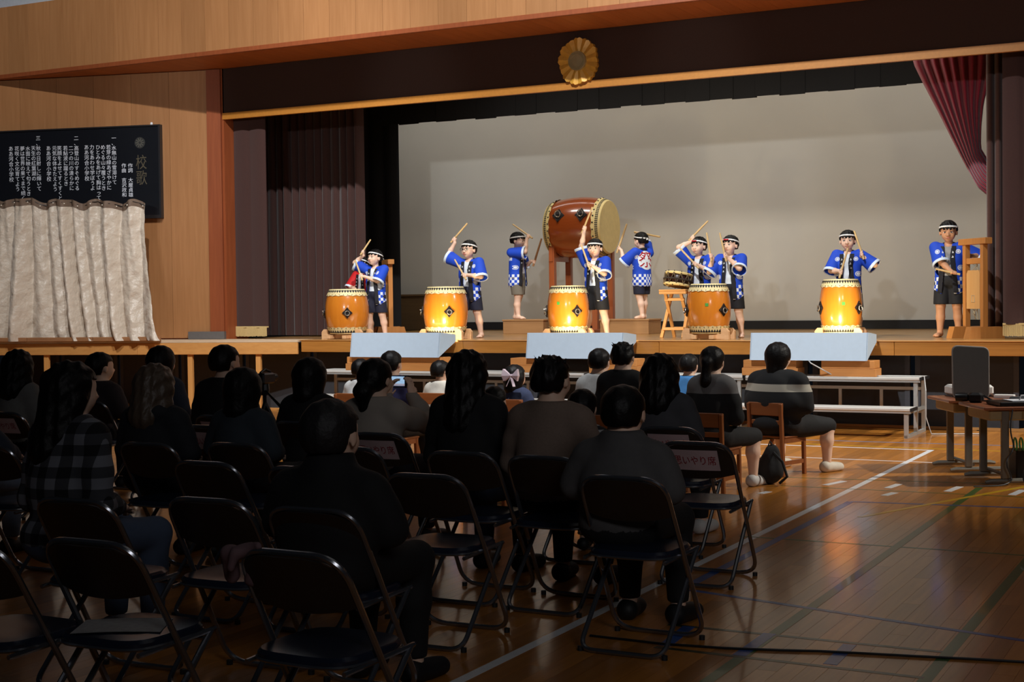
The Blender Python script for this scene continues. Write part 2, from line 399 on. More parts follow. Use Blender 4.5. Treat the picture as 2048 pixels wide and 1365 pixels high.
em_c = onY(1158, 123, VAL_Y-0.025); em = thing('stage_emblem', 'gilded flower crest with ringed silver centre mounted on the valance', 'emblem', em_c)
m_gilt = plain('gilt_petal', rgb(210, 156, 60), 0.45, metal=0.15, var=0.2, scale=20)
m_silver = plain('emblem_silver', rgb(164, 146, 104), 0.4, metal=0.3)
for k in range(13):
    a = PI/2 + 2*PI*k/13; L = (0.305, 0.29, 0.31)[k % 3]; hw = 0.084
    mb = MB(); pts = [(0.06, -0.03), (0.14, -0.058), (0.23, -hw), (0.285, -hw*0.75), (L, -0.03), (L-0.012, 0), (L, 0.03), (0.285, hw*0.75), (0.23, hw), (0.14, 0.058), (0.06, 0.03)]
    sx = 0.93
    fr = [Vector(((u*math.cos(a)-v*math.sin(a))*sx, -0.012-0.03*(1-abs(v)/hw)-0.05*max(0, u-0.1)*(1 if k % 2 else 0.6), u*math.sin(a)+v*math.cos(a))) for u, v in pts]
    bk = [Vector((p.x, 0.02, p.z)) for p in fr]; n = len(pts)
    mid = Vector((0.18*math.cos(a)*sx, -0.05, 0.18*math.sin(a)))
    mb.add(fr+bk+[mid], [(i, (i+1) % n, 2*n) for i in range(n)] + [(i, (i+1) % n, n+(i+1) % n, n+i) for i in range(n)])
    mb.build('petal', m_gilt, em)
RX = Matrix.Rotation(PI/2, 3, 'X')
MB().lathe([(0.125, 0.0), (0.125, 0.055), (0.118, 0.07), (0.02, 0.075)], 28, R=RX).build('centre_disc', m_silver, em, smooth=True)
for r_ in (0.118, 0.1, 0.082):
    MB().tube([(r_*math.cos(2*PI*i/32), -0.072, r_*1.02*math.sin(2*PI*i/32)) for i in range(32)], 0.0055, 6, closed=True).build('ring', m_silver, em, smooth=True)
MB().add([(0, -0.077, 0.065), (0.042, -0.077, 0), (0, -0.077, -0.065), (-0.042, -0.077, 0), (0, -0.079, 0)], [(0, 1, 4), (1, 2, 4), (2, 3, 4), (3, 0, 4)]).build('lozenge', m_silver, em)

# cyclorama, its black foot and joint seams, black wings
screen = struct(MB().box(-14.6, -0.5, BACK_Y, BACK_Y+0.05, STAGE_Z+0.14, 7.0).build('wall_back', m_screen))
bb = struct(MB().box(-14.6, -0.5, BACK_Y-0.03, BACK_Y+0.04, STAGE_Z, STAGE_Z+0.14).build('baseboard_back', m_black))
ceil_s = struct(MB().box(-15, 0.5, 17.6, BACK_Y+1.2, 6.9, 7.0).build('ceiling', m_black))
wr = struct(MB().box(0.45, 0.55, 17.3, BACK_Y+1, STAGE_Z, 7).build('wall_right', m_black))
wlw = struct(MB().box(-17.0, -16.9, 17.3, BACK_Y+1, STAGE_Z, 7).build('wall_wing', m_black))

def curtain(name, label, p0, p1, z0, z1, n, amp, m, cat='curtain', fn=None, seg=None, group=None, thick=0.012, ret=False):
    """pleated cloth between two floor points"""
    p0 = Vector(p0); p1 = Vector(p1); d = (p1-p0); L = d.length; d = d.normalized(); nn = Vector((d.y, -d.x, 0))
    seg = seg or n*8; rnd = [random.uniform(0.6, 1.3) for _ in range(n+2)]
    def pt(u, v, side):
        ph = u*n; a = amp*rnd[int(ph)]*(0.5-0.5*math.cos(2*PI*ph)) ; a = amp*rnd[int(ph)]*(abs(math.sin(PI*ph))**0.7) + 0.12*amp*math.sin(7.1*u*n+2*v)
        q = p0 + d*(L*u) + nn*(a + side*thick)
        z = z0 + (z1-z0)*v
        r = Vector((q.x, q.y, z))
        return fn(r, u, v) if fn else r
    mb = MB(); nv = 14
    mb.grid(lambda u, v: pt(min(u, 0.99999), v, 0), seg, nv)
    mb.grid(lambda u, v: pt(min(u, 0.99999), v, -1), seg, nv)
    o = mb.build(name, m, smooth=True, ang=80, fix=False)
    c = (p0+p1)/2; c.z = z0
    for v in o.data.vertices: v.co -= c
    o.location = c
    return tag(o, label, cat, group)
m_maroon = plain('maroon_velvet', rgb(60, 33, 27), 0.9, var=0.2, scale=50, sheen=0.25)
m_brownc = plain('brown_velvet', rgb(78, 48, 40), 0.9, var=0.2, scale=50, sheen=0.25)
m_crimson = plain('crimson_velvet', rgb(142, 22, 50), 0.85, var=0.2, scale=40, sheen=0.3)
m_fringe = plain('gold_fringe', rgb(206, 178, 120), 0.8, var=0.3, scale=120)

def px_span(x0, x1, Y): return onY(x0, 620, Y).x, onY(x1, 620, Y).x
def fringed(label, x0, x1, Y, n, amp, z_top):
    a, b = px_span(x0, x1, Y)
    t = thing('front_curtain', label, 'curtain', ((a+b)/2, Y, STAGE_Z+0.03), group=None)
    c = curtain('cloth', '', (a, Y, 0), (b, Y, 0), STAGE_Z+0.17, z_top, n, amp, m_maroon)
    for k in ('label', 'category'): del c[k]
    c.location -= t.location; c.parent = t
    mb = MB(); N_ = int((b-a)/0.012)
    for i in range(N_):
        xx = a+(b-a)*i/N_ - t.location.x; yy = -0.02-0.02*abs(math.sin(i*0.16)); w_ = 0.009
        l = 0.0 + 0.012*random.random(); mb.box(xx, xx+w_, yy-0.004, yy+0.004, l, 0.15)
    mb.box(a-t.location.x, b-t.location.x, -0.035, 0.01, 0.135, 0.155)
    f = mb.build('fringe', m_fringe, t); f['kind'] = 'stuff'
    return t
fringed('flat maroon front curtain with gold fringe beside the left pillar', 441, 536, 17.35, 3, 0.02, 5.0)
fringed('maroon front curtain with gold fringe at the right end of the stage', 2006, 2420, 17.5, 9, 0.06, 5.0)
a, b = px_span(527, 732, 18.6)
curtain('pleated_curtain', 'pleated dark maroon curtain gathered beside the flat left front curtain', (a, 18.6, 0), (b, 18.6, 0), STAGE_Z+0.02, 5.6, 13, 0.10, m_maroon)
a, b = px_span(1974, 2075, 18.5)
curtain('pleated_curtain', 'narrow pleated brown curtain behind the right wooden block frame', (a, 18.5, 0), (b, 18.5, 0), STAGE_Z+0.02, 5.6, 6, 0.09, m_brownc)
a = onY(700, 600, 20.6).x; b = onY(801, 600, 20.6).x
curtain('wing_drape', 'black wing drape hanging between maroon pleats and pale backdrop', (a-0.8, 20.6, 0), (b, 20.6, 0), STAGE_Z+0.01, 6.4, 6, 0.05, m_blackcloth)
curtain('wing_drape', 'black wing drape at the far right end of the backdrop', (-2.35, 21.2, 0), (-0.4, 21.2, 0), STAGE_Z+0.01, 6.6, 6, 0.05, m_blackcloth)
# border cloth above the backdrop, its lower edge cut in shallow scallops
zb = onY(1500, 193, 20.4).z
a = onY(760, 240, 20.4).x; b = onY(2140, 240, 20.4).x; nb = 30
mb = MB()
for i in range(nb):
    u0 = a+(b-a)*i/nb; u1 = a+(b-a)*(i+1)/nb; jj = 0.014*(i % 2)+random.uniform(-0.006, 0.006)
    mb.box(u0-1, u1+0.02-1, 20.4+0.012*(i % 3), 20.41+0.012*(i % 3), zb-jj, 6.6)
o = mb.build('border_cloth', m_blackcloth); 
for v in o.data.vertices: v.co -= Vector(((a+b)/2-1, 20.4, zb))
o.location = ((a+b)/2, 20.4, zb); o.location.x += 0
tag(o, 'black border cloth hanging across the top of the pale backdrop', 'curtain')
# crimson swag tied back towards the right
def swag():
    Y = 18.9
    L = [(1800, -255), (1812, -60), (1822, 118), (1850, 175), (1878, 228), (1905, 282), (1930, 330), (1955, 375), (1985, 400), (2014, 408)]
    R = [(1992, -255), (1991, -60), (1990, 100), (1980, 160), (1968, 205), (1963, 250), (1962, 296), (1975, 318), (1996, 340), (2016, 356)]
    from bisect import bisect
    def lerp(P, v):
        q = v*(len(P)-1); i = min(int(q), len(P)-2); f = q-i; return (P[i][0]*(1-f)+P[i+1][0]*f, P[i][1]*(1-f)+P[i+1][1]*f)
    def pt(u, v, s):
        v = 1-v; l = lerp(L, v); r = lerp(R, v)
        uu = u; q = (l[0]*(1-uu)+r[0]*uu, l[1]*(1-uu)+r[1]*uu)
        dep = 0.09*abs(math.sin(PI*9*u+0.6*math.sin(5*u)))*(1-0.55*v) + 0.25*math.sin(PI*u)*0.5 + s*0.015
        return onY(q[0], q[1], Y-dep)
    mb = MB(); mb.grid(lambda u, v: pt(u, v, 0), 90, 28); mb.grid(lambda u, v: pt(u, v, -1), 90, 28)
    o = mb.build('swag_curtain', m_crimson, smooth=True, ang=80, fix=False); c = onY(1920, 300, Y)
    for v in o.data.vertices: v.co -= c
    o.location = c; tag(o, 'crimson velvet curtain swept back in a swag at the right', 'curtain')
swag()
# low brown panel behind the left wing
a = onY(803, 620, 22.6).x; b = onY(850, 620, 22.6).x
tag(MB().box(-0.9, b-a, 0, 0.04, 0, 0.62, bev=0.006).box(-0.9, b-a+0.02, -0.02, 0.06, 0.62, 0.66, bev=0.005).build('low_screen', wood('dull_brown_panel', rgb(92, 70, 44), rgb(118, 92, 60), 'x', 0.6), loc=(a, 22.6, STAGE_Z)), 'low brown wooden panel standing against the pale backdrop', 'panel')
# ================================================================== THINGS ON THE STAGE
m_drum = wood('drum_varnish', rgb(192, 106, 26), rgb(220, 138, 44), 'z', rough=0.22, coat=0.9, fine=14, coatr=0.08)
m_bigdrum = wood('big_drum_varnish', rgb(128, 54, 18), rgb(158, 78, 32), 'x', rough=0.25, coat=0.9, fine=12, coatr=0.08)
m_skin_d = plain('drum_hide', rgb(232, 214, 160), 0.55, var=0.1, scale=14)
m_skin_e = plain('drum_hide_edge', rgb(224, 200, 136), 0.55, var=0.12, scale=14)
m_iron = plain('black_iron', rgb(34, 30, 30), 0.45, metal=0.4)
m_ringm = plain('worn_ring_metal', rgb(150, 140, 128), 0.35, metal=0.8)
m_ink = plain('black_ink', rgb(26, 26, 30), 0.7)
m_standw = wood('pale_stand_wood', rgb(206, 156, 108), rgb(230, 186, 140), 'x', rough=0.5)
m_green = plain('green_sticker', rgb(70, 150, 60), 0.6)

def barrel_r(t, re, rb): return re + (rb-re)*(1-(2*t-1)**2)**0.9
def zig(mb, rfn, z0, z1, n, out=0.0035):
    """black zigzag band round a drum"""
    for k in range(n):
        for s, (a0, a1, a2) in enumerate(((k, k+0.5, k+1.0),)):
            vs = []
            for a, z in ((a0, z0), (a1, z1), (a2, z0), (a1, z0-0.3*(z1-z0))):
                an = 2*PI*a/n; r = rfn(z)+out; vs.append((r*math.cos(an), r*math.sin(an), z))
            mb.add(vs, [(0, 3, 1), (3, 2, 1)])
    return mb
def ring_plate(parent, R, c, size, name='handle_plate', big=False, fold=0.5):
    """diamond iron plate with a ring handle; R maps local (out = +y) to the drum surface"""
    s = size; pts = []
    for k in range(16):
        a = 2*PI*k/16; r = s*(1.0 if k % 4 == 0 else 0.62 if k % 2 == 0 else 0.72)
        pts.append((r*math.cos(a), r*math.sin(a)*1.08))
    mb = MB(); mb.prism(pts, -0.006, 0.010, fn=lambda u, v, t: R @ Vector((u, t, v)) + c)
    p = mb.build(name, m_iron, parent)
    for a in (0, PI/2, PI, 3*PI/2):
        q = (0.78*s*math.cos(a), 0.012, 0.8*s*math.sin(a))
        MB().lathe([(0.09*s, -0.006), (0.09*s, 0.004), (0.05*s, 0.008)], 8, R=R @ Matrix.Rotation(-PI/2, 3, 'X'), c=R @ Vector(q)+c).build('rivet', m_iron, p)
    rr = 0.42*s
    pts = [R @ Vector((rr*math.cos(2*PI*i/24), 0.022+fold*rr*(0.5-0.5*math.sin(2*PI*i/24)), rr*math.sin(2*PI*i/24)-0.1*s)) + c for i in range(24)]
    MB().tube(pts, 0.10*s if not big else 0.085*s, 8, closed=True).build('ring_handle', m_ringm, p, smooth=True)
    MB().tube([R @ Vector((0, 0.0, rr*0.9)) + c, R @ Vector((0, 0.045, rr*0.9-0.05*s)) + c], 0.09*s, 8).build('eye_bolt', m_ringm, p)
    return p

def nagado(label, slab, px, Y, top, bot, wpx, sticker=None, rz=0.0, stand='cross', plate_ang=(-1.18, -2.9)):
    c = onY(px, bot, Y); zt = onY(px, top, Y).z; wv = (onY(px+wpx/2, bot, Y)-onY(px-wpx/2, bot, Y)).length*0.93
    z0 = STAGE_Z+0.085; H = max(0.5, zt-z0-0.01); rb = wv/2; re = rb*0.80
    t = thing('barrel_drum', label, 'drum', (c.x, Y, z0), rz)
    hb = 0.09
    prof = [(barrel_r(i/20, re, rb), i/20*H) for i in range(21)]
    rfn = lambda z: barrel_r(min(1, max(0, z/H)), re, rb)
    MB().lathe([(r, z) for r, z in prof if 0.0 <= z <= H], 48).build('drum_body', m_drum, t, smooth=True, ang=50)
    for end in (0, 1):
        zf = (lambda z: z) if end == 0 else (lambda z: H-z)
        mb = MB(); n = 72; rows = [(-0.012, re*0.99), (0.0, re*1.012), (0.02, rfn(0.02)+0.006), (0.05, rfn(0.05)+0.006), (hb, rfn(hb)+0.005)]
        vs = []
        for i, (z, r) in enumerate(rows):
            for k in range(n):
                a = 2*PI*k/n; sc = 0.011*abs(math.sin(a*9)) if i == 4 else 0; fl = 0.006*abs(math.sin(a*9+0.8)) if i == 4 else 0
                vs.append(((r+fl)*math.cos(a), (r+fl)*math.sin(a), zf(z-sc)))
        fs = [(i*n+k, i*n+(k+1) % n, i*n+n+(k+1) % n, i*n+n+k) for i in range(4) for k in range(n)] + [tuple(range(n))]
        mb.add(vs, fs); h = mb.build('drum_head', m_skin_d, t, smooth=True, ang=45)
        zb = MB(); zig(zb, rfn, 0.012, 0.044, 44, 0.0085)
        zb.lathe([(rfn(0.008)+0.0082, 0.008), (rfn(0.014)+0.0085, 0.014)], 48, cap=False)
        if end: zb.v = [(x, y, H-z) for x, y, z in zb.v]
        zb.build('zigzag_band', m_ink, h, fix=False)
        tb = MB()
        for k in range(30):
            a = 2*PI*(k+0.5*end)/30; r = rfn(0.07)+0.008
            tb.box(-0.005, 0.005, -0.004, 0.004, -0.005, 0.005, R=Matrix.Rotation(a, 3, 'Z'), c=(r*math.cos(a), r*math.sin(a), zf(0.07)))
        tk = tb.build('tacks', m_iron, h); tk['kind'] = 'stuff'
    for pa in plate_ang:
        r = rfn(H*0.48)+0.004
        R = Matrix.Rotation(pa-PI/2, 3, 'Z')
        ring_plate(t, R, Vector((r*math.cos(pa), r*math.sin(pa), H*0.47)), 0.075, fold=0.35)
    if sticker:
        a = sticker[0]; z = H*sticker[1]; r = rfn(z)
        MB().box(-0.02, 0.02, -0.001, 0.0035, -0.02, 0.02, R=Matrix.Rotation(a-PI/2, 3, 'Z'), c=(r*math.cos(a), r*math.sin(a), z)).build('sticker', m_green, t)
    # low cross stand with four upright chocks
    st = thing('drum_stand', slab, 'stand', (c.x, Y, STAGE_Z), rz)
    for s in (-1, 1):
        MB().bar((-rb*0.95, s*rb*0.42, 0.035), (rb*0.95, s*rb*0.42, 0.035), 0.06, 0.07, bev=0.005).build('stand_rail', m_standw, st)
        MB().bar((s*rb*0.42, -rb*0.95, 0.03), (s*rb*0.42, rb*0.95, 0.03), 0.06, 0.05, bev=0.005).build('stand_rail', m_standw, st)
    for sx in (-1, 1):
        for sy in (-1, 1):
            poly = [(0, 0), (0.10, 0), (0.10, 0.10), (0.065, 0.14), (0, 0.14)]
            MB().prism([(u-0.02, v) for u, v in poly], -0.028, 0.028, fn=lambda u, v, t_, sx=sx, sy=sy: Vector((sx*(re*1.02+u), sy*rb*0.42+t_, v))).build('chock', m_standw, st)
    return t
nagado('orange barrel drum without sticker beside the curtain, furthest from the crimson swag', 'low pale wooden stand under the drum beside the pleated curtain', 695, 17.32, 579, 664, 79, plate_ang=(-0.98, -2.75))
nagado('orange barrel drum without sticker in front of the player wearing glasses', 'low pale wooden stand under the drum of the player wearing glasses', 892, 17.32, 574, 660, 84, plate_ang=(-0.9, -2.75))
nagado('orange barrel drum with scuffed side and green sticker before the big drum', 'low pale wooden stand under the scuffed drum with green sticker', 1137, 17.35, 572, 663, 82, sticker=(-1.62, 0.64), plate_ang=(-0.72, -2.7))
nagado('orange barrel drum with green sticker next to the small rope drum', 'low pale wooden stand under the drum next to the rope drum', 1418, 17.35, 568, 668, 90, sticker=(-1.32, 0.58), plate_ang=(-0.52, -2.55))
nagado('orange barrel drum with green sticker on the side towards the block frame', 'low pale wooden stand under the drum nearest the block frame', 1682, 17.4, 559, 662, 90, sticker=(-1.2, 0.55), plate_ang=(-0.38, -2.5))

# the great drum lying on its tall stand
def great_drum():
    Y = 20.4; c = onY(1163, 456, Y); L = 0.92; H = L
    t = thing('great_drum', 'great dark red barrel drum lying on a tall wooden stand', 'drum', c)
    RYm = Matrix.Rotation(PI/2, 3, 'Y')      # local z -> +x
    re, rb = 0.405, 0.475
    rfn = lambda z: barrel_r(min(1, max(0, z/H)), re, rb)
    o0 = Vector((-L/2, 0, 0))
    MB().lathe([(rfn(i/24*H), i/24*H) for i in range(25)], 64, R=RYm, c=o0).build('drum_body', m_bigdrum, t, smooth=True, ang=50)
    for end in (0, 1):
        zf = (lambda z: z) if end == 0 else (lambda z: H-z)
        n = 96; rows = [(-0.02, re*0.985), (-0.008, re*1.01), (0.015, rfn(0.015)+0.008), (0.06, rfn(0.06)+0.008), (0.115, rfn(0.115)+0.007)]; vs = []
        for i, (z, r) in enumerate(rows):
            for k in range(n):
                a = 2*PI*k/n; sc = 0.016*abs(math.sin(a*10)) if i == 4 else 0; fl = 0.008*abs(math.sin(a*10+0.8)) if i == 4 else 0
                vs.append(RYm @ Vector(((r+fl)*math.cos(a), (r+fl)*math.sin(a), zf(z-sc))) + o0)
        h = MB().add(vs, [(i*n+k, i*n+(k+1) % n, i*n+n+(k+1) % n, i*n+n+k) for i in range(4) for k in range(n)]+[tuple(range(n))]).build('drum_head', m_skin_e, t, smooth=True, ang=45)
        zb = MB(); zig(zb, rfn, 0.014, 0.032, 84, 0.011); zig(zb, rfn, 0.036, 0.054, 84, 0.011)
        zb.v = [tuple(RYm @ Vector((x, y, H-z if end else z)) + o0) for x, y, z in zb.v]; zb.build('zigzag_band', m_ink, h, fix=False)
        tb = MB()
        for k in range(26):
            a = 2*PI*k/26; r = rfn(0.085)+0.012
            tb.lathe([(0.013, -0.006), (0.013, 0.004), (0.006, 0.01)], 8, R=RYm @ Matrix.Rotation(a, 3, 'Z') @ Matrix.Rotation(PI/2, 3, 'Y'), c=RYm @ Vector((r*math.cos(a), r*math.sin(a), zf(0.085))) + o0)
        tk = tb.build('tacks', m_iron, h); tk['kind'] = 'stuff'
    for xo in (-0.19, 0.19):
        el = math.radians(22); r = rfn(H/2+xo)+0.004
        n_ = Vector((0, -math.cos(el), math.sin(el))); x_ = Vector((1, 0, 0)); z_ = x_.cross(n_)
        R = Matrix((x_, n_, z_)).transposed()
        ring_plate(t, R, Vector((xo, 0, 0))+n_*r, 0.105, big=True, fold=0.9)
    st = thing('great_drum_stand', 'tall red-brown wooden trestle carrying the great drum', 'stand', (c.x, Y, STAGE_Z))
    mw = wood('stand_redwood', rgb(128, 60, 26), rgb(160, 84, 40), 'z', 0.4, coat=0.3)
    top = c.z-STAGE_Z
    for sx in (-1, 1):
        for sy in (-1, 1): MB().box(sx*0.36-0.045, sx*0.36+0.045, sy*0.30-0.045, sy*0.30+0.045, 0.05, top-0.26, bev=0.005).build('leg', mw, st)
        MB().box(sx*0.36-0.05, sx*0.36+0.05, -0.48, 0.48, 0, 0.07, bev=0.008).build('foot_rail', mw, st)
        # cradle board with hollow
        poly = [(-0.36, top-0.40), (0.36, top-0.40), (0.36, top-0.25)] + [(0.34*math.cos(a)*1.0, top-(rfn(0.1)+0.012)*math.sin(a)*1.0) for a in np.linspace(math.acos(0.98), PI-math.acos(0.98), 11)] + [(-0.36, top-0.25)]
        poly = [(-0.36, top-0.52), (0.36, top-0.52), (0.36, top-0.30)] + [((rfn(0.1)+0.014)*math.sin(q), top-(rfn(0.1)+0.014)*math.cos(q)) for q in np.linspace(0.80, -0.80, 13)] + [(-0.36, top-0.30)]
        MB().prism(poly, -0.03, 0.03, fn=lambda u, v, t_, sx=sx: Vector((sx*0.36+t_, u, v))).build('cradle', mw, st)
    for sy in (-1, 1):
        MB().box(-0.33, 0.33, sy*0.30-0.03, sy*0.30+0.03, 0.36, 0.45, bev=0.005).build('stretcher', mw, st)
        MB().box(-0.33, 0.33, sy*0.30-0.025, sy*0.30+0.025, 0.12, 0.19, bev=0.005).build('stretcher', mw, st)
    return c
gd = great_drum()

# platforms the two great drum players stand on
m_plat = wood('dais_wood', rgb(150, 108, 66), rgb(178, 134, 88), 'x', 0.5)
PLAT_Z = STAGE_Z+0.225
for lab, x0, x1, Y in (('wooden box dais under the player at the left head of the great drum', 1006, 1102, 19.95), ('wooden box dais under the player at the right head of the great drum', 1200, 1316, 19.75)):
    a = onY(x0, 655, Y); b = onY(x1, 655, Y); L_ = (b.x-a.x)*0.84
    t = thing('box_dais', lab, 'dais', (a.x, Y, STAGE_Z))
    MB().box(0, L_, 0, 0.5, 0, 0.2, bev=0.004).build('box_body', m_plat, t)
    MB().box(-0.012, L_+0.012, -0.012, 0.512, 0.2, 0.225, bev=0.004).build('box_lid', m_plat, t)

# small rope drum on its folding trestle
def shime():
    Y = 18.05; c = onY(1360, 572, Y); H = 0.165; r = 0.175
    t = thing('rope_drum', 'small dark rope-tied drum on a folding wooden trestle', 'drum', c)
    T = Matrix.Rotation(math.radians(-10), 3, 'X') @ Matrix.Rotation(math.radians(6), 3, 'Y')
    MB().lathe([(r*0.86, 0.03), (r*0.93, H*0.4), (r*0.93, H*0.6), (r*0.86, H-0.0)], 36, R=T).build('drum_body', plain('dark_lacquer', rgb(52, 22, 14), 0.3, coat=0.6), t, smooth=True)
    for z0, s in ((0.02, -1), (H+0.005, 1)):
        h = MB().lathe([(r*0.8, z0-0.012), (r*1.03, z0-0.016), (r*1.07, z0), (r*1.03, z0+0.016), (r*0.8, z0+0.012), (0.01, z0+0.012)], 40, R=T).build('drum_head', m_skin_e, t, smooth=True)
        nb = 12
        for k in range(nb):
            a = 2*PI*k/nb; MB().tube([T @ Vector((r*1.085*math.cos(a), r*1.085*math.sin(a), z0+0.019*s)), T @ Vector((r*0.92*math.cos(a), r*0.92*math.sin(a), z0+0.017*s))], 0.006, 6).build('lacing_eyelet', m_ink, h)
    nr = 12
    for k in range(nr):
        a0 = 2*PI*k/nr; a1 = a0+PI/nr; a2 = a0+2*PI/nr
        f = lambda a, z: T @ Vector((r*1.07*math.cos(a), r*1.07*math.sin(a), z))
        MB().tube([f(a0, H), f(a1, 0.025), f(a2, H)], 0.008, 6).build('rope', plain('rope_tan', rgb(96, 80, 56), 0.8), t)
    MB().tube([T @ Vector((r*1.09*math.cos(2*PI*i/32), r*1.09*math.sin(2*PI*i/32), H*0.52)) for i in range(32)], 0.012, 6, closed=True).build('binding_rope', plain('dark_rope', rgb(44, 34, 26), 0.85), t, smooth=True)
    b = onY(1355, 578, Y); z_top = b.z-STAGE_Z-0.03
    st = thing('folding_trestle', 'folding light wood trestle holding the small rope drum', 'stand', (c.x-0.04, Y, STAGE_Z))
    for s in (-1, 1):
        x = s*0.15
        MB().bar((x, -0.2, 0), (x*0.9, 0.17, z_top), 0.03, 0.04, up=(1, 0, 0)).build('leg', m_pinez, st)
        MB().bar((x*0.8, 0.2, 0), (x*0.72, -0.17, z_top), 0.03, 0.04, up=(1, 0, 0)).build('leg', m_pinez, st)
    for y_, zz, xx in ((-0.15, 0.12, 0.15), (0.16, 0.12, 0.12), (-0.165, z_top-0.02, 0.19), (0.165, z_top-0.02, 0.19), (-0.1, z_top-0.11, 0.14)):
        MB().bar((-xx, y_, zz), (xx, y_, zz), 0.035, 0.04, bev=0.004).build('cross_bar', m_pine, st)
    MB().box(-0.19, 0.19, -0.19, 0.19, z_top, z_top+0.022, bev=0.004).build('top_board', m_pine, st)
    t.location = (st.location.x, Y, STAGE_Z+z_top+0.056)
shime()

# frames with a hanging wooden block
m_fr = wood('frame_wood', rgb(176, 112, 52), rgb(204, 140, 74), 'z', 0.45, coat=0.2)
m_blk = wood('pale_block_wood', rgb(196, 144, 84), rgb(216, 168, 108), 'z', 0.5)
m_cord = plain('hemp_cord', rgb(176, 160, 128), 0.9)
def block_frame(label, lab2, xl, xr, Y, top, rz):
    a = onY(xl, 640, Y); b = onY(xr, 640, Y); c = (a+b)/2; H = onY((xl+xr)/2, top, Y).z-STAGE_Z; w_ = 0.37
    t = thing('block_frame', label, 'frame', (c.x, Y, STAGE_Z), rz)
    for s in (-1, 1):
        MB().box(s*w_/2-0.03, s*w_/2+0.03, -0.035, 0.035, 0.13, H-0.06, bev=0.004).build('post', m_fr, t)
        MB().prism([(-0.24, 0), (0.24, 0), (0.20, 0.14), (-0.20, 0.14)], -0.06, 0.06, fn=lambda u, v, q, s=s: Vector((s*w_/2+q, u, v))).build('foot_block', m_fr, t)
    MB().box(-w_/2-0.1, w_/2+0.1, -0.05, 0.05, H-0.075, H, bev=0.005).build('top_rail', m_fr, t)
    for z in (H-0.27, 0.47): MB().box(-w_/2+0.03, w_/2-0.03, -0.022, 0.022, z-0.035, z+0.035, bev=0.004).build('cross_rail', m_fr, t)
    zb0, zb1 = H-0.84, H-0.38
    o = thing('hanging_block', lab2, 'wooden block', (c.x, Y, STAGE_Z+zb0), rz)
    hb = zb1-zb0
    MB().prism([(-0.14, 0), (0.14, 0), (0.14, hb-0.04), (0.11, hb), (-0.11, hb), (-0.14, hb-0.04)], -0.028, 0.028, fn=lambda u, v, q: Vector((u, q, v))).build('block', m_blk, o)
    for s in (-1, 1):
        MB().tube([(s*0.06, 0, hb), (-s*0.01, 0.03, hb+0.06), (s*0.05, 0.0, H-0.27-zb0+0.04)], 0.005, 5).build('cord', m_cord, o)
        MB().tube([(s*0.05, 0, 0), (-s*0.02, -0.02, -0.06), (s*0.03, 0.02, -0.13), (s*0.02, 0.0, 0.47-zb0+0.04)], 0.005, 5).build('cord', m_cord, o)
    MB().tube([(-0.03, -0.028, 0.47-zb0-0.04), (0.03, -0.028, 0.47-zb0-0.04), (0.03, -0.028, 0.47-zb0+0.04), (-0.03, -0.028, 0.47-zb0+0.04)], 0.006, 5, closed=True).build('cord', m_cord, o)
block_frame('wooden frame on block feet by the crimson swag curtain', 'pale wooden block roped in the frame by the swag curtain', 1933, 1968, 17.8, 477, math.radians(-48))
block_frame('wooden frame on block feet behind the player nearest the pleated curtain', 'pale wooden block roped in the frame near the black wing drape', 760, 795, 18.95, 520, math.radians(-48))

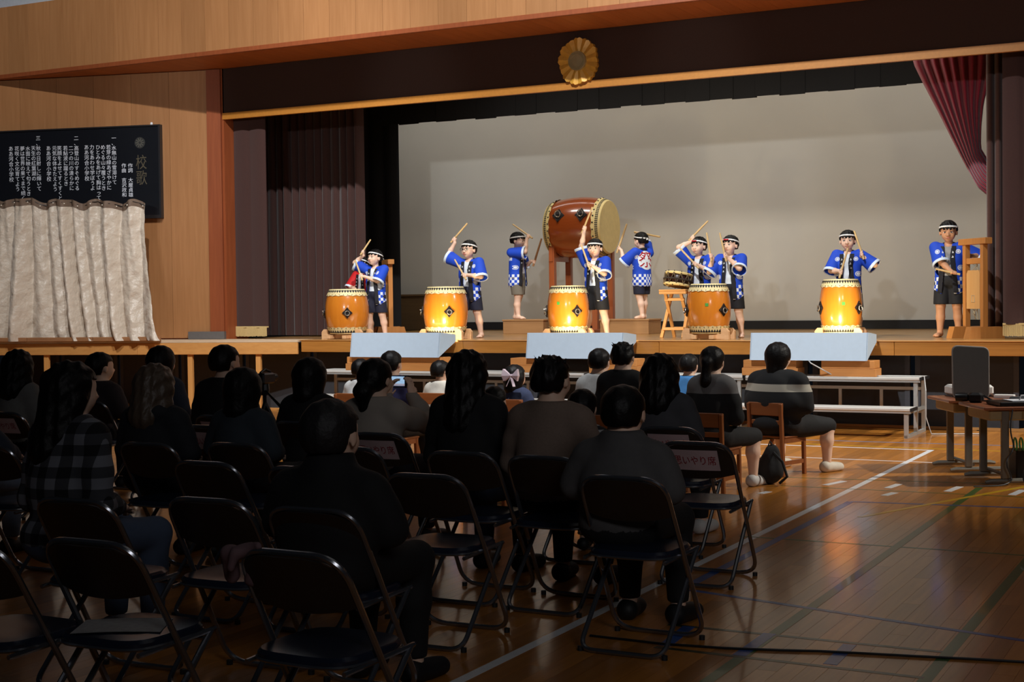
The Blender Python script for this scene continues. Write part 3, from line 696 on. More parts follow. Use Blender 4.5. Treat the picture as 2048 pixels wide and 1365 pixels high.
# footlight boxes on stacked wooden blocks, on the risers
m_fbox = plain('pale_blue_grey_paint', rgb(182, 202, 220), 0.6, var=0.05)
m_bwood = wood('block_wood', rgb(176, 112, 58), rgb(206, 146, 84), 'x', 0.45, rnd=0.12)
FY = 16.28; RISER_Z = 0.64; BOXZ = RISER_Z+0.185
def footlight(lab, x0, x1, blocks, lamp):
    a = onY(x0, 690, FY).x; b = onY(x1, 690, FY).x
    t = thing('footlight_box', lab, 'footlight', ((a+b)/2, FY, BOXZ)); hw = (b-a)/2
    h = onY((x0+x1)/2, 666, FY+0.05).z-BOXZ
    P = [(0, 0), (0.055, h), (0.19, h-0.01), (0.40, h-0.10), (0.40, h-0.14), (0.03, 0)]
    mb = MB()
    mb.prism([(0, 0), (0.055, h), (0.068, h), (0.013, 0)], -hw, hw, fn=lambda u, v, q: Vector((q, u, v)))
    mb.prism([(0.055, h-0.012), (0.055, h), (0.15, h-0.004), (0.15, h-0.016)], -hw, hw, fn=lambda u, v, q: Vector((q, u, v)))
    mb.prism([(0.0, 0.0), (0.013, 0.013), (0.46, 0.205), (0.46, 0.19)], -hw, hw, fn=lambda u, v, q: Vector((q, u, v)))
    for s in (-1, 1): mb.prism([(0.0, 0.0), (0.055, h), (0.15, h-0.004), (0.46, 0.29), (0.46, 0.2)], s*hw-0.006, s*hw+0.006, fn=lambda u, v, q: Vector((q, u, v)))
    mb.build('housing', m_fbox, t, fix=True)
    MB().tube([(-hw+0.08, 0.13, 0.14), (hw-0.08, 0.13, 0.14)], 0.02, 10).build('lamp_tube', plain('lamp_glass', rgb(250, 240, 220), 0.4, emis=((1.0, 0.85, 0.6), 6.0)), t)
    for k, (x, p) in enumerate(lamp):
        l = bpy.data.lights.new('footlight_lamp', 'SPOT'); l.energy = p; l.color = (1.0, 0.80, 0.48); l.spot_size = math.radians(110); l.spot_blend = 0.6; l.shadow_soft_size = 0.04
        o = bpy.data.objects.new('footlight_lamp', l); COL.objects.link(o); o.parent = t; o.location = (x, 0.25, h-0.06)
        o.rotation_euler = Vector((0.0, 1.0, 0.28)).to_track_quat('-Z', 'Y').to_euler()
    for (p0, p1, lb) in blocks:
        for k in range(2):
            q0 = onY(p0-3*(1-k), 725, FY+0.05).x; q1 = onY(p1-(8 if k else 5), 725, FY+0.05).x
            tag(MB().box((q0-q1)/2, (q1-q0)/2, -0.14, 0.14, 0, 0.091, bev=0.004).build('wooden_block', m_bwood, loc=((q0+q1)/2, FY+0.2, RISER_Z+0.001+0.092*k)), ('upper' if k else 'lower')+' of two stacked wooden blocks '+lb, 'block')
footlight('pale footlight box in front of the drum beside the pleated curtain', 700, 876, [(693, 888, 'carrying the footlight box at the curtain end')], ((0.55, 60), (-0.25, 6)))
footlight('pale footlight box in front of the drum with the scuffed side', 1052, 1243, [(1020, 1120, 'at the camera-ward curtain end of the middle footlight box') if False else (1020, 1120, 'under the curtain-side end of the middle footlight box'), (1180, 1280, 'under the swag-side end of the middle footlight box')], ((-0.12, 80), (0.5, 10)))
footlight('pale footlight box in front of the drum nearest the block frame', 1500, 1733, [(1486, 1600, 'under the sticker-drum end of the longest footlight box'), (1642, 1756, 'under the swag-side end of the longest footlight box')], ((0.28, 75), (-0.45, 8)))

# two-step aluminium risers along the stage front
m_alu = plain('aluminium', rgb(190, 192, 190), 0.38, metal=0.55, var=0.08)
m_rtop = plain('riser_top', rgb(214, 212, 206), 0.4, metal=0.2, var=0.06)
m_rcap = plain('black_end_cap', rgb(20, 20, 22), 0.6)
rx1 = onY(1846, 745, 16.45).x; RL = 2.04; proto = None
def riser(x0, label):
    t = thing('choir_riser', label, 'riser', (x0, 16.0, 0), group='risers along the stage front')
    for z, y0, y1 in ((RISER_Z, 0.32, 0.82), (0.33, -0.18, 0.16)):
        for k in range(3):
            yy = y0+(y1-y0)*k/3; MB().box(0.012, RL-0.012, yy+0.002, yy+(y1-y0)/3-0.002, z-0.03, z, bev=0.004).build('step_slat', m_rtop, t)
        for xx in (0, RL-0.012): MB().box(xx, xx+0.012, y0, y1, z-0.034, z+0.002).build('end_cap', m_rcap, t)
        MB().box(0.01, RL-0.01, y0+0.01, y0+0.035, z-0.055, z-0.03).build('edge_rail', m_alu, t)
    for xx in (0.04, RL-0.085):
        for yy, zt in ((-0.16, 0.3), (0.34, 0.61), (0.76, 0.61)): MB().box(xx, xx+0.045, yy, yy+0.04, 0.0, zt, bev=0.003).build('leg', m_alu, t)
        MB().box(xx+0.005, xx+0.04, -0.16, 0.8, 0.0, 0.035).build('floor_rail', m_alu, t)
        MB().box(xx+0.005, xx+0.04, -0.16, 0.8, 0.26, 0.295).build('side_rail', m_alu, t)
    for z in (0.24, 0.5): MB().box(0.08, RL-0.08, 0.765, 0.795, z-0.025, z+0.01).build('back_rail', m_alu, t)
    for xx in (0.55, 1.02, 1.5): MB().box(xx-0.018, xx+0.018, 0.77, 0.79, 0.24, 0.5).build('brace', m_alu, t)
    return t
r0 = riser(rx1-RL, 'two-step aluminium riser at the projector table end')
for k, lb in enumerate(('two-step aluminium riser second from the projector table', 'two-step aluminium riser third from the projector table', 'two-step aluminium riser at the timber platform end')):
    dup(r0, (rx1-RL*(k+2)-0.012*(k+1), 16.0, 0), 0, lb)
# cable from the longest footlight box over the risers
pts = [onY(1612, 716, 16.40), onY(1622, 727, 16.22)] + [Vector((onY(x, 745, 16.2).x, yy, RISER_Z+0.01)) for x, yy in ((1660, 16.36), (1700, 16.38), (1760, 16.42), (1810, 16.44))]
pts += [Vector((rx1+0.02, 16.42, RISER_Z+0.01)), Vector((rx1+0.06, 16.3, 0.5)), Vector((rx1+0.05, 16.35, 0.2)), Vector((rx1+0.1, 16.4, 0.008)), Vector((rx1+0.6, 16.6, 0.008))]
tag(MB().tube(pts, 0.007, 6).build('footlight_cable', plain('white_cable', rgb(180, 180, 178), 0.5), smooth=True), 'pale cable trailing from the longest footlight box over the riser', 'cable')

# song board on the splayed wall
m_board = plain('board_black', rgb(14, 16, 22), 0.35, var=0.2, scale=8)
m_letter = plain('white_lettering', rgb(225, 228, 236), 0.6)
m_dull = plain('dull_gilt_lettering', rgb(82, 74, 56), 0.6)
def wall_hit(px, py, n=0.06):
    d = ray(px, py); p = WA + wn*n; k = (p-c_o).dot(wn)/d.dot(wn); return c_o + d*k
tr = wall_hit(318, 252); bl = wall_hit(0, 424); brp = wall_hit(320, 430)
bx = Vector((-wd_.x, -wd_.y, 0))          # reading direction left to right on the wall
bw = 3.0; bz0, bz1 = brp.z, tr.z; bh = bz1-bz0
bo = tr - bx*bw; bo.z = bz0               # lower left corner
board = thing('song_board', 'large black song board with white vertical Japanese verses', 'board', bo, math.atan2(bx.y, bx.x))
MB().box(0, bw, -0.02, 0.05, 0, bh).build('panel', m_board, board)
mfr = plain('board_frame_dark', rgb(30, 28, 30), 0.4)
for a in ((0, bw, -0.04, 0.05, -0.05, 0.0), (0, bw, -0.04, 0.05, bh, bh+0.02), (bw, bw+0.03, -0.04, 0.05, -0.05, bh+0.02)): MB().box(*a).build('frame_rail', mfr, board)
MB().lathe([(0.02, 0), (0.02, 0.03), (0.008, 0.04)], 10, c=(bw-0.12, 0, bh+0.02)).build('hanger_cap', plain('white_plastic', rgb(230, 230, 230), 0.5), board)
def col_px(x): return (wall_hit(x, 330)-bo).dot(bx)
def board_text(chars, x, y0, y1, m, name='lettering'):
    """one vertical line of lettering between two picture heights"""
    za = wall_hit(x, y0).z-bz0; zb_ = wall_hit(x, y1).z-bz0; n = len(chars); step = (za-zb_)/n
    me = text_mesh('\n'.join(chars), 1.0, 0.0); me.materials.clear(); me.materials.append(m)
    co = np.array([v.co[:] for v in me.vertices]); xs = 0.082 if name == 'lettering' else step*0.8
    for v in me.vertices: v.co = (v.co.x*xs*1.0, 0, (v.co.y-0.05)*step)
    o = link_mesh(name, me, board); o.location = (col_px(x), -0.0225, za)
V = [('一、水無山の雪溶けて', 230, 272, 370), ('若芽の緑あざやかに', 219, 290, 381), ('めぐる山々覆うとき', 208, 290, 382), ('ひとみをあげて胸はって', 198, 290, 401), ('力をあわせ学ぼうよ', 186, 290, 382), ('ああ河合小学校', 175, 290, 363),
     ('二、高登山のすそめぐる', 155, 272, 382), ('二つの川の清らかに', 144, 292, 382), ('若鮎波に躍るとき', 133, 292, 373), ('笑顔をよせてすくすくと', 121, 292, 402), ('元気な体きたえよう', 111, 292, 384), ('ああ河合小学校', 99, 292, 364),
     ('三、秋の日射しに輝いて', 79, 272, 383), ('天生の紅葉湖の', 69, 292, 363), ('水面に映えて匂うとき', 58, 293, 393), ('夢は世界の果てまで続く', 47, 293, 402), ('花咲く文化育てよう', 36, 293, 384), ('ああ河合小学校', 24, 293, 365),
     ('作詞　大屋貞雄', 262, 327, 395), ('作曲　吉沢政和', 249, 327, 395)]
for t_, x, y0, y1 in V: board_text(list(t_), x, y0, y1, m_letter)
board_text(list('校歌'), 284, 310, 372, m_dull, 'title_lettering')
cx, cz = col_px(282), wall_hit(282, 286).z-bz0
MB().lathe([(0.085, -0.001), (0.085, 0.004)], 28, R=RX, c=(cx, -0.021, cz)).build('crest_disc', plain('dull_crest', rgb(46, 46, 44), 0.5), board)
for k in range(10): MB().bar((cx+0.02*math.cos(k*PI/5), -0.027, cz+0.02*math.sin(k*PI/5)), (cx+0.07*math.cos(k*PI/5), -0.027, cz+0.07*math.sin(k*PI/5)), 0.014, 0.003, up=(0, 1, 0)).build('crest_petal', plain('dull_crest_light', rgb(84, 82, 74), 0.5), board)

# grey satin drape hung on a line in front of the board
def satin():
    m = plain('grey_satin', rgb(206, 192, 174), 0.4, var=0.05, scale=6, bump=0.8, sheen=0.2, bdist=0.06)
    no = -1
    A0 = pl(1.2, 0.42, 0)+plat.location
    def base(px, py):       # point on the vertical plane of the drape
        p = wl(0, 0.62, 0); d = ray(px, py); k = (p-c_o).dot(wn)/d.dot(wn); return c_o+d*k
    t = thing('satin_drape', 'grey satin drape hung from a sagging line below the song board', 'drape', base(160, 684))
    o0 = t.location; zb_ = STAGE_Z+0.005
    rnd = [random.uniform(0.5, 1.4) for _ in range(40)]
    def pt(u, v, s):
        # u: -0.25..1 left to right, v: 0 bottom .. 1 top
        xt = -70+u*(294+70); xb = -80+u*(330+80)+ (6 if u > 0.95 else 0)
        f = min(1.0, (v/0.8))**0.6
        x = xb*(1-f)+xt*f
        ytop = 398+8*u+3.5*math.sin(u*31)+2.5*math.sin(u*57+1)
        top = base(xt, ytop); q = base(x, 600)
        z = zb_+(top.z-zb_)*v
        ph = u*11.5+0.35*math.sin(1.6*v+u*9); k = int(ph) % 40; fr = ph-int(ph)
        sharp = (1-abs(2*fr-1)**1.6)
        dep = (0.20*rnd[k]*sharp)*(1.0-0.5*v) + 0.05*math.sin(u*47+1.5*v)*(0.4+0.6*v)*0.5
        dep += 0.010*math.sin(v*23+u*61)*(1-v) + 0.006*math.sin(v*57-u*90) + 0.012*math.sin(u*140+3*v)*v
        dep += (0.45*max(0, 0.30-v)*max(0, u-0.55)*2) + s*0.008
        return Vector((q.x+wn.x*dep, q.y+wn.y*dep, z))-o0
    mb = MB(); mb.grid(lambda u, v: pt(u, v, 0), 260, 46); mb.grid(lambda u, v: pt(u, v, -1), 260, 46)
    mb.build('cloth', m, t, smooth=True, ang=80, fix=False)
    mb = MB(); mb.grid(lambda u, v: pt(u, 0.955+0.05*v, 0.7), 200, 3); mb.build('header_tape', plain('taupe_header', rgb(112, 92, 76), 0.7), t, smooth=True, fix=False)
    for k in range(15):
        p = pt(0.02+0.97*k/14, 0.975, 2.2); MB().lathe([(0.011, -0.006), (0.011, 0.004), (0.004, 0.008)], 8, R=RX, c=p).build('hook', plain('pale_hook', rgb(226, 214, 196), 0.4), t)
    MB().tube([pt(u, 0.985, 0.2) for u in np.linspace(0, 1, 40)], 0.007, 6).build('hanging_line', m_iron, t)
    rail = MB().bar(base(-40, 684)*1.0, base(330, 684), 0.09, 0.07, bev=0.005)
    r_ = thing('base_rail', 'red-stained timber rail lying under the satin drape', 'rail', (base(100, 684).x, base(100, 684).y, STAGE_Z))
    a, b = base(-60, 684), base(333, 684); off = Vector((0, 0, STAGE_Z+0.03)) 
    for k in range(3):
        p = a.lerp(b, k/3); q = a.lerp(b, (k+1)/3-0.003); p.z = q.z = STAGE_Z+0.031; d_ = wn*0.17
        MB().bar(p+d_-r_.location, q+d_-r_.location, 0.05, 0.06, bev=0.004).build('rail_timber', wood('red_stained_timber', rgb(134, 84, 50), rgb(180, 134, 92), 'x', 0.6, rnd=0.1), r_)
satin()
# ================================================================== BODY SURFACES (smooth-blended volumes to one mesh)
def smin(a, b, k):
    if k <= 0: return np.minimum(a, b)
    h = np.maximum(k-np.abs(a-b), 0)/k
    return np.minimum(a, b)-h*h*k*0.25
class Vol:
    """scalar field on a grid; prims: ('c',a,b,ra,rb) capsule, ('e',centre,radii,R) ellipsoid"""
    def __init__(s, lo, hi, h):
        s.h = h; s.lo = np.array(lo, np.float32)-3*h; n = np.ceil((np.array(hi)+3*h-s.lo)/h).astype(int)+1
        s.n = n; s.F = np.full(n, 0.2, np.float32)
        s.ax = [s.lo[i]+h*np.arange(n[i], dtype=np.float32) for i in range(3)]
    def block(s, lo, hi):
        i0 = np.clip(np.floor((np.array(lo)-s.lo)/s.h).astype(int), 0, s.n); i1 = np.clip(np.ceil((np.array(hi)-s.lo)/s.h).astype(int)+1, 0, s.n)
        return tuple(slice(a, b) for a, b in zip(i0, i1))
    def add(s, p, k=0.02, grow=0.0, sub=False):
        pad = max(k, 0.01)+4*s.h
        if p[0] == 'c':
            a = np.array(p[1], np.float32); b = np.array(p[2], np.float32); ra, rb = p[3]+grow, p[4]+grow; m = max(ra, rb)+pad
            sl = s.block(np.minimum(a, b)-m, np.maximum(a, b)+m)
        else:
            a = np.array(p[1], np.float32); r = np.array(p[2], np.float32)+grow; m = r.max()+pad; sl = s.block(a-m, a+m)
        X = s.ax[0][sl[0]][:, None, None]; Y = s.ax[1][sl[1]][None, :, None]; Z = s.ax[2][sl[2]][None, None, :]
        if X.size == 0 or Y.size == 0 or Z.size == 0: return
        if p[0] == 'c':
            d = b-a; L2 = float(d@d)+1e-9
            t = np.clip(((X-a[0])*d[0]+(Y-a[1])*d[1]+(Z-a[2])*d[2])/L2, 0, 1)
            D = np.sqrt((X-a[0]-t*d[0])**2+(Y-a[1]-t*d[1])**2+(Z-a[2]-t*d[2])**2)-(ra+(rb-ra)*t)
        else:
            x, y, z = X-a[0], Y-a[1], Z-a[2]
            if len(p) > 3 and p[3] is not None:
                R = np.array(p[3], np.float32)  # columns: ellipsoid axes
                x, y, z = (x*R[0, 0]+y*R[1, 0]+z*R[2, 0], x*R[0, 1]+y*R[1, 1]+z*R[2, 1], x*R[0, 2]+y*R[1, 2]+z*R[2, 2])
            k0 = np.sqrt((x/r[0])**2+(y/r[1])**2+(z/r[2])**2); k1 = np.sqrt((x/r[0]**2)**2+(y/r[1]**2)**2+(z/r[2]**2)**2)+1e-9
            D = k0*(k0-1)/k1
        if sub: s.F[sl] = -smin(-s.F[sl], D, k)
        else: s.F[sl] = smin(s.F[sl], D, k)
    def xyz(s): return s.ax[0][:, None, None], s.ax[1][None, :, None], s.ax[2][None, None, :]
    def cut(s, fn):     # keep where fn <= 0
        X, Y, Z = s.xyz(); s.F = np.maximum(s.F, fn(X, Y, Z)).astype(np.float32)
    def shell(s, t): s.F = np.maximum(s.F, -(s.F+t))
    def mesh(s):
        F = s.F; F[0] = F[-1] = 0.2; F[:, 0] = F[:, -1] = 0.2; F[:, :, 0] = F[:, :, -1] = 0.2
        I = F < 0; h = s.h
        c = np.zeros([n-1 for n in F.shape], np.uint8)
        for dx in (0, 1):
            for dy in (0, 1):
                for dz in (0, 1): c += I[dx:F.shape[0]-1+dx, dy:F.shape[1]-1+dy, dz:F.shape[2]-1+dz]
        act = np.nonzero((c > 0) & (c < 8)); idx = np.full(c.shape, -1, np.int32); n = len(act[0]); idx[act] = np.arange(n)
        P = np.zeros((n, 3)); W = np.zeros(n)
        cor = [(dx, dy, dz) for dx in (0, 1) for dy in (0, 1) for dz in (0, 1)]
        V = {q: F[act[0]+q[0], act[1]+q[1], act[2]+q[2]] for q in cor}
        for q in cor:
            for ax in range(3):
                if q[ax]: continue
                e = list(q); e[ax] = 1; a, b = V[q], V[tuple(e)]; m = (a < 0) != (b < 0)
                t = np.where(m, a/np.where(m, a-b, 1), 0); base = np.array(q, float)[None, :].repeat(n, 0); base[:, ax] += t
                P += base*m[:, None]; W += m
        P = (P/np.maximum(W, 1)[:, None]+np.stack(act, 1))*h+s.lo
        Q = []
        for ax in range(3):
            a = [slice(None)]*3; b = [slice(None)]*3; a[ax] = slice(0, -1); b[ax] = slice(1, None)
            A, B = I[tuple(a)], I[tuple(b)]; m = A != B; g = np.nonzero(m); fl = A[g]
            u, v = [i for i in range(3) if i != ax]
            ok = (g[u] > 0) & (g[v] > 0); g = [q[ok] for q in g]; fl = fl[ok]
            def cell(du, dv):
                q = [g[0], g[1], g[2]]; q[u] = q[u]-du; q[v] = q[v]-dv; return idx[q[0], q[1], q[2]]
            q = np.stack([cell(1, 1), cell(0, 1), cell(0, 0), cell(1, 0)], 1)
            if ax == 1: fl = ~fl
            q[~fl] = q[~fl][:, ::-1]; Q.append(q)
        return P, np.concatenate(Q)
def np_mesh(name, P, Q, mat, smooth=True):
    me = bpy.data.meshes.new(name); me.vertices.add(len(P)); me.vertices.foreach_set('co', np.asarray(P, np.float32).ravel())
    me.loops.add(len(Q)*4); me.loops.foreach_set('vertex_index', Q.ravel().astype(np.int32)); me.polygons.add(len(Q))
    me.polygons.foreach_set('loop_start', np.arange(0, len(Q)*4, 4, dtype=np.int32))
    me.polygons.foreach_set('use_smooth', np.full(len(Q), smooth)); me.update(calc_edges=True); me.materials.append(mat); return me
def bounds(prims, pad=0.0):
    lo = np.array([1e9]*3); hi = -lo
    for p in prims:
        if p[0] == 'c':
            for q, r in ((p[1], p[3]), (p[2], p[4])): lo = np.minimum(lo, np.array(q)-r-pad); hi = np.maximum(hi, np.array(q)+r+pad)
        else:
            r = max(p[2]); lo = np.minimum(lo, np.array(p[1])-r-pad); hi = np.maximum(hi, np.array(p[1])+r+pad)
    return lo, hi
def relax(P, Q, it=1, f=0.5):
    for _ in range(it):
        A = np.zeros_like(P); C = np.zeros(len(P))
        for i in range(4):
            j = (i+1) % 4
            np.add.at(A, Q[:, i], P[Q[:, j]]); np.add.at(C, Q[:, i], 1); np.add.at(A, Q[:, j], P[Q[:, i]]); np.add.at(C, Q[:, j], 1)
        P = P*(1-f)+f*A/np.maximum(C, 1)[:, None]
    return P
def vol_obj(name, prims, h, mat, parent, k=0.02, grow=0.0, cuts=(), subs=(), shell=None, smooth_it=1, noise=None, rest=None, post=None):
    lo, hi = bounds(prims, grow+0.01); v = Vol(lo, hi, h)
    for p in prims: v.add(p[:-1] if isinstance(p[-1], dict) else p, p[-1].get('k', k) if isinstance(p[-1], dict) else k, grow)
    for p in subs: v.add(p, 0.008, 0, sub=True)
    if shell: v.shell(shell)
    for c in cuts: v.cut(c)
    P, Q = v.mesh()
    if len(Q) == 0: return None
    if smooth_it: P = relax(P, Q, smooth_it, 0.4)
    if noise is not None: P = noise(P)
    me = np_mesh(name, P, Q, mat)
    if rest:
        a = me.attributes.new('rest', 'FLOAT_VECTOR', 'POINT'); a.data.foreach_set('vector', (P/rest).astype(np.float32).ravel())
    o = link_mesh(name, me, parent); o['_pq'] = 0; del o['_pq']
    if post is not None: post(P, Q)
    return o
A3 = lambda *v: np.array(v, float)
def nrm(v): return v/(np.linalg.norm(v)+1e-12)
def ik(s, t, l1, l2, hint):
    """elbow (or knee) position between s and t; t is pulled in when out of reach"""
    d = t-s; L = np.linalg.norm(d); mx = (l1+l2)*0.985
    if L > mx: t = s+d*(mx/L); d = t-s; L = mx
    if L < abs(l1-l2)*1.05: L = abs(l1-l2)*1.05; t = s+nrm(d)*L; d = t-s
    a = (l1*l1-l2*l2+L*L)/(2*L); hh = math.sqrt(max(l1*l1-a*a, 0)); u = d/L
    p = hint-u*(hint@u); p = nrm(p); return s+u*a+p*hh, t
def Rz(a): c, s = math.cos(a), math.sin(a); return np.array([[c, -s, 0], [s, c, 0], [0, 0, 1]])
def Rx(a): c, s = math.cos(a), math.sin(a); return np.array([[1, 0, 0], [0, c, -s], [0, s, c]])
def Ry(a): c, s = math.cos(a), math.sin(a); return np.array([[c, 0, s], [0, 1, 0], [-s, 0, c]])

def head_prims(c, hh, R, ears=True, neck=None):
    """head of height hh centred at c, facing -y turned by R"""
    T = lambda *v: c+R@(np.array(v)*hh)
    E = lambda o, r: ('e', T(*o), np.array(r)*hh, R, {'k': 0.05*hh})
    pr = [E((0, 0.07, 0.10), (0.395, 0.47, 0.40)), E((0, -0.10, -0.12), (0.335, 0.33, 0.37)), E((0, -0.20, -0.36), (0.15, 0.15, 0.13)),
          E((0.17, -0.25, -0.14), (0.14, 0.13, 0.16)), E((-0.17, -0.25, -0.14), (0.14, 0.13, 0.16)), E((0, -0.30, 0.10), (0.27, 0.11, 0.12)),
          ('c', T(0, -0.41, 0.0), T(0, -0.485, -0.125), 0.035*hh, 0.055*hh, {'k': 0.05*hh}),
          E((0.05, -0.44, -0.14), (0.05, 0.05, 0.04)), E((-0.05, -0.44, -0.14), (0.05, 0.05, 0.04)),
          E((0, -0.39, -0.265), (0.11, 0.045, 0.045))]
    if ears:
        for s in (-1, 1): pr.append(E((s*0.405, 0.04, -0.06), (0.045, 0.095, 0.15)))
    return pr
def grip_prims(c, axis, palm_dir, wrist, sc, side):
    """a closed hand round a stick: palm, four fingers of unequal length curled round the axis, thumb over the other side"""
    ax = nrm(axis); p = palm_dir-ax*(palm_dir@ax); p = nrm(p); q = np.cross(ax, p)*side
    pr = []; rf = 0.0088*sc; R0 = 0.011*sc+rf*0.8
    palm = c+p*(0.024*sc)
    B = np.stack([p, ax, q], 1)
    pr.append(('e', palm, np.array([0.017, 0.036, 0.026])*sc, B, {'k': 0.012}))
    pr.append(('c', wrist, palm, 0.021*sc, 0.022*sc, {'k': 0.015}))
    for i, ln in enumerate((0.95, 1.05, 1.0, 0.82)):
        o = c+ax*(0.027-0.018*i)*sc
        pts = [o+R0*(p*math.cos(a)+q*math.sin(a))*(1.25 if j == 0 else 1.0) for j, a in enumerate(np.linspace(0.75, 0.75+3.9*ln, 5))]
        for j in range(4): pr.append(('c', pts[j], pts[j+1], rf*(1.0-0.06*j), rf*(0.96-0.06*j), {'k': 0.003}))
    o = c+ax*0.030*sc
    pts = [palm+ax*0.026*sc-q*0.012*sc, o+R0*1.35*(p*math.cos(-0.9)+q*math.sin(-0.9)), o+ax*0.012*sc+R0*1.1*(p*math.cos(-2.0)+q*math.sin(-2.0))]
    for j in range(2): pr.append(('c', pts[j], pts[j+1], rf*1.15, rf*1.05, {'k': 0.004}))
    return pr
def open_hand(wrist, d, up, sc, side, curl=0.35):
    """relaxed hand: palm along d, back of the hand towards up"""
    d = nrm(d); n = nrm(up-d*(up@d)); w = np.cross(d, n)*side; pr = []
    palm = wrist+d*0.045*sc
    pr.append(('e', palm, np.array([0.044, 0.038, 0.016])*sc, np.stack([d, w, n], 1), {'k': 0.012})); pr.append(('c', wrist, palm, 0.02*sc, 0.02*sc, {'k': 0.012}))
    for i, ln in enumerate((0.068, 0.076, 0.07, 0.055)):
        b = wrist+d*0.08*sc+w*(0.028-0.018*i)*sc; a0 = b; ang = curl*0.5
        for j, f in enumerate((0.45, 0.32, 0.23)):
            e = a0+(d*math.cos(ang)-n*math.sin(ang))*ln*f*sc; pr.append(('c', a0, e, 0.0088*sc, 0.008*sc, {'k': 0.003})); a0 = e; ang += curl
    a0 = wrist+d*0.02*sc+w*0.03*sc; e = a0+(d*0.5+w*0.75-n*0.3)*0.035*sc; pr.append(('c', a0, e, 0.011*sc, 0.010*sc, {'k': 0.006})); pr.append(('c', e, e+(d*0.9+w*0.2-n*0.2)*0.03*sc, 0.010*sc, 0.008*sc, {'k': 0.003}))
    return pr

m_skin = plain('skin', rgb(240, 200, 174), 0.55, var=0.06, scale=12)
m_skin2 = plain('skin_tan', rgb(206, 150, 112), 0.55, var=0.06, scale=12)
for m_ in (m_skin, m_skin2):
    b_ = m_.node_tree.nodes['Principled BSDF']; b_.inputs['Subsurface Weight'].default_value = 0.08; b_.inputs['Subsurface Radius'].default_value = (0.02, 0.008, 0.004)
m_hair = plain('black_hair', rgb(15, 13, 13), 0.5, var=0.4, scale=60, bump=0.3, spec=0.22)
m_eyew = plain('eye_white', rgb(235, 232, 228), 0.3)
m_iris = plain('dark_iris', rgb(24, 16, 14), 0.25)
m_lip = plain('lip', rgb(196, 118, 104), 0.5)
m_tee = plain('white_tee', rgb(226, 232, 236), 0.85, bump=0.1)
m_teeg = plain('grey_tee', rgb(150, 148, 146), 0.85, bump=0.1)
m_navy = plain('navy_shorts', rgb(26, 28, 48), 0.8)
m_blk = plain('black_shorts', rgb(22, 22, 26), 0.8)
m_kha = plain('grey_shorts', rgb(120, 112, 98), 0.85)
m_band = plain('white_headband', rgb(232, 232, 230), 0.8, bump=0.1)
m_lapel = plain('black_lapel', rgb(24, 24, 32), 0.8)
m_cuff = plain('pale_cuff', rgb(214, 228, 244), 0.8)
m_stick = wood('stick_wood', rgb(206, 170, 112), rgb(226, 194, 140), 'z', 0.5)
m_stick2 = wood('brown_stick_wood', rgb(150, 104, 62), rgb(176, 128, 82), 'z', 0.5)
def coat_mat(name, col, spots=True):
    m, nt, b = nodes_of(name)
    at = N(nt, 'ShaderNodeAttribute', attribute_name='rest'); sp = N(nt, 'ShaderNodeSeparateXYZ'); nt.links.new(at.outputs['Vector'], sp.inputs[0])
    x, y, z = sp.outputs
    # checks printed round the hem
    ang = mth(nt, 'MULTIPLY', mth(nt, 'ARCTAN2', x, mth(nt, 'MULTIPLY', y, -1.0)), 0.128/0.0345)
    cu = mth(nt, 'MODULO', mth(nt, 'ADD', mth(nt, 'FLOOR', mth(nt, 'ADD', ang, 40.0)), mth(nt, 'FLOOR', mth(nt, 'DIVIDE', z, 0.0325))), 2.0)
    hem = mth(nt, 'MULTIPLY', mth(nt, 'LESS_THAN', z, 0.0325*16.0), mth(nt, 'GREATER_THAN', z, 0.2))
    chk = mth(nt, 'MULTIPLY', cu, hem)
    # no checks on the sleeves
    rad = mth(nt, 'ADD', mth(nt, 'POWER', x, 2.0), mth(nt, 'POWER', y, 2.0)); chk = mth(nt, 'MULTIPLY', chk, mth(nt, 'LESS_THAN', rad, 0.155**2))
    f = chk
    if spots:
        for (px_, pz_, r_, front) in ((0.105, 0.60, 0.024, 1), (-0.105, 0.60, 0.024, 1), (0.085, 0.74, 0.02, 1), (-0.085, 0.74, 0.02, 1), (0.07, 0.62, 0.022, 0), (-0.07, 0.60, 0.022, 0), (0.11, 0.72, 0.022, 0), (-0.11, 0.70, 0.022, 0)):
            dx = mth(nt, 'POWER', mth(nt, 'SUBTRACT', x, px_), 2.0); dz = mth(nt, 'POWER', mth(nt, 'SUBTRACT', z, pz_), 2.0)
            dd = mth(nt, 'SQRT', mth(nt, 'ADD', dx, dz)); side = mth(nt, 'LESS_THAN' if front else 'GREATER_THAN', y, 0.0)
            disc = mth(nt, 'LESS_THAN', dd, r_); hole = mth(nt, 'MULTIPLY', mth(nt, 'GREATER_THAN', dd, r_*0.55), mth(nt, 'LESS_THAN', dd, r_*0.72))
            f = mth(nt, 'MAXIMUM', f, mth(nt, 'MULTIPLY', mth(nt, 'SUBTRACT', disc, hole), side))
    nt.links.new(mixc(nt, f, col, rgb(228, 234, 242)), b.inputs['Base Color']); setp(b, Roughness=0.75)
    return m
m_happi = coat_mat('blue_happi_print', rgb(18, 70, 196)); m_happi_red = coat_mat('red_happi_print', rgb(200, 24, 26), False)

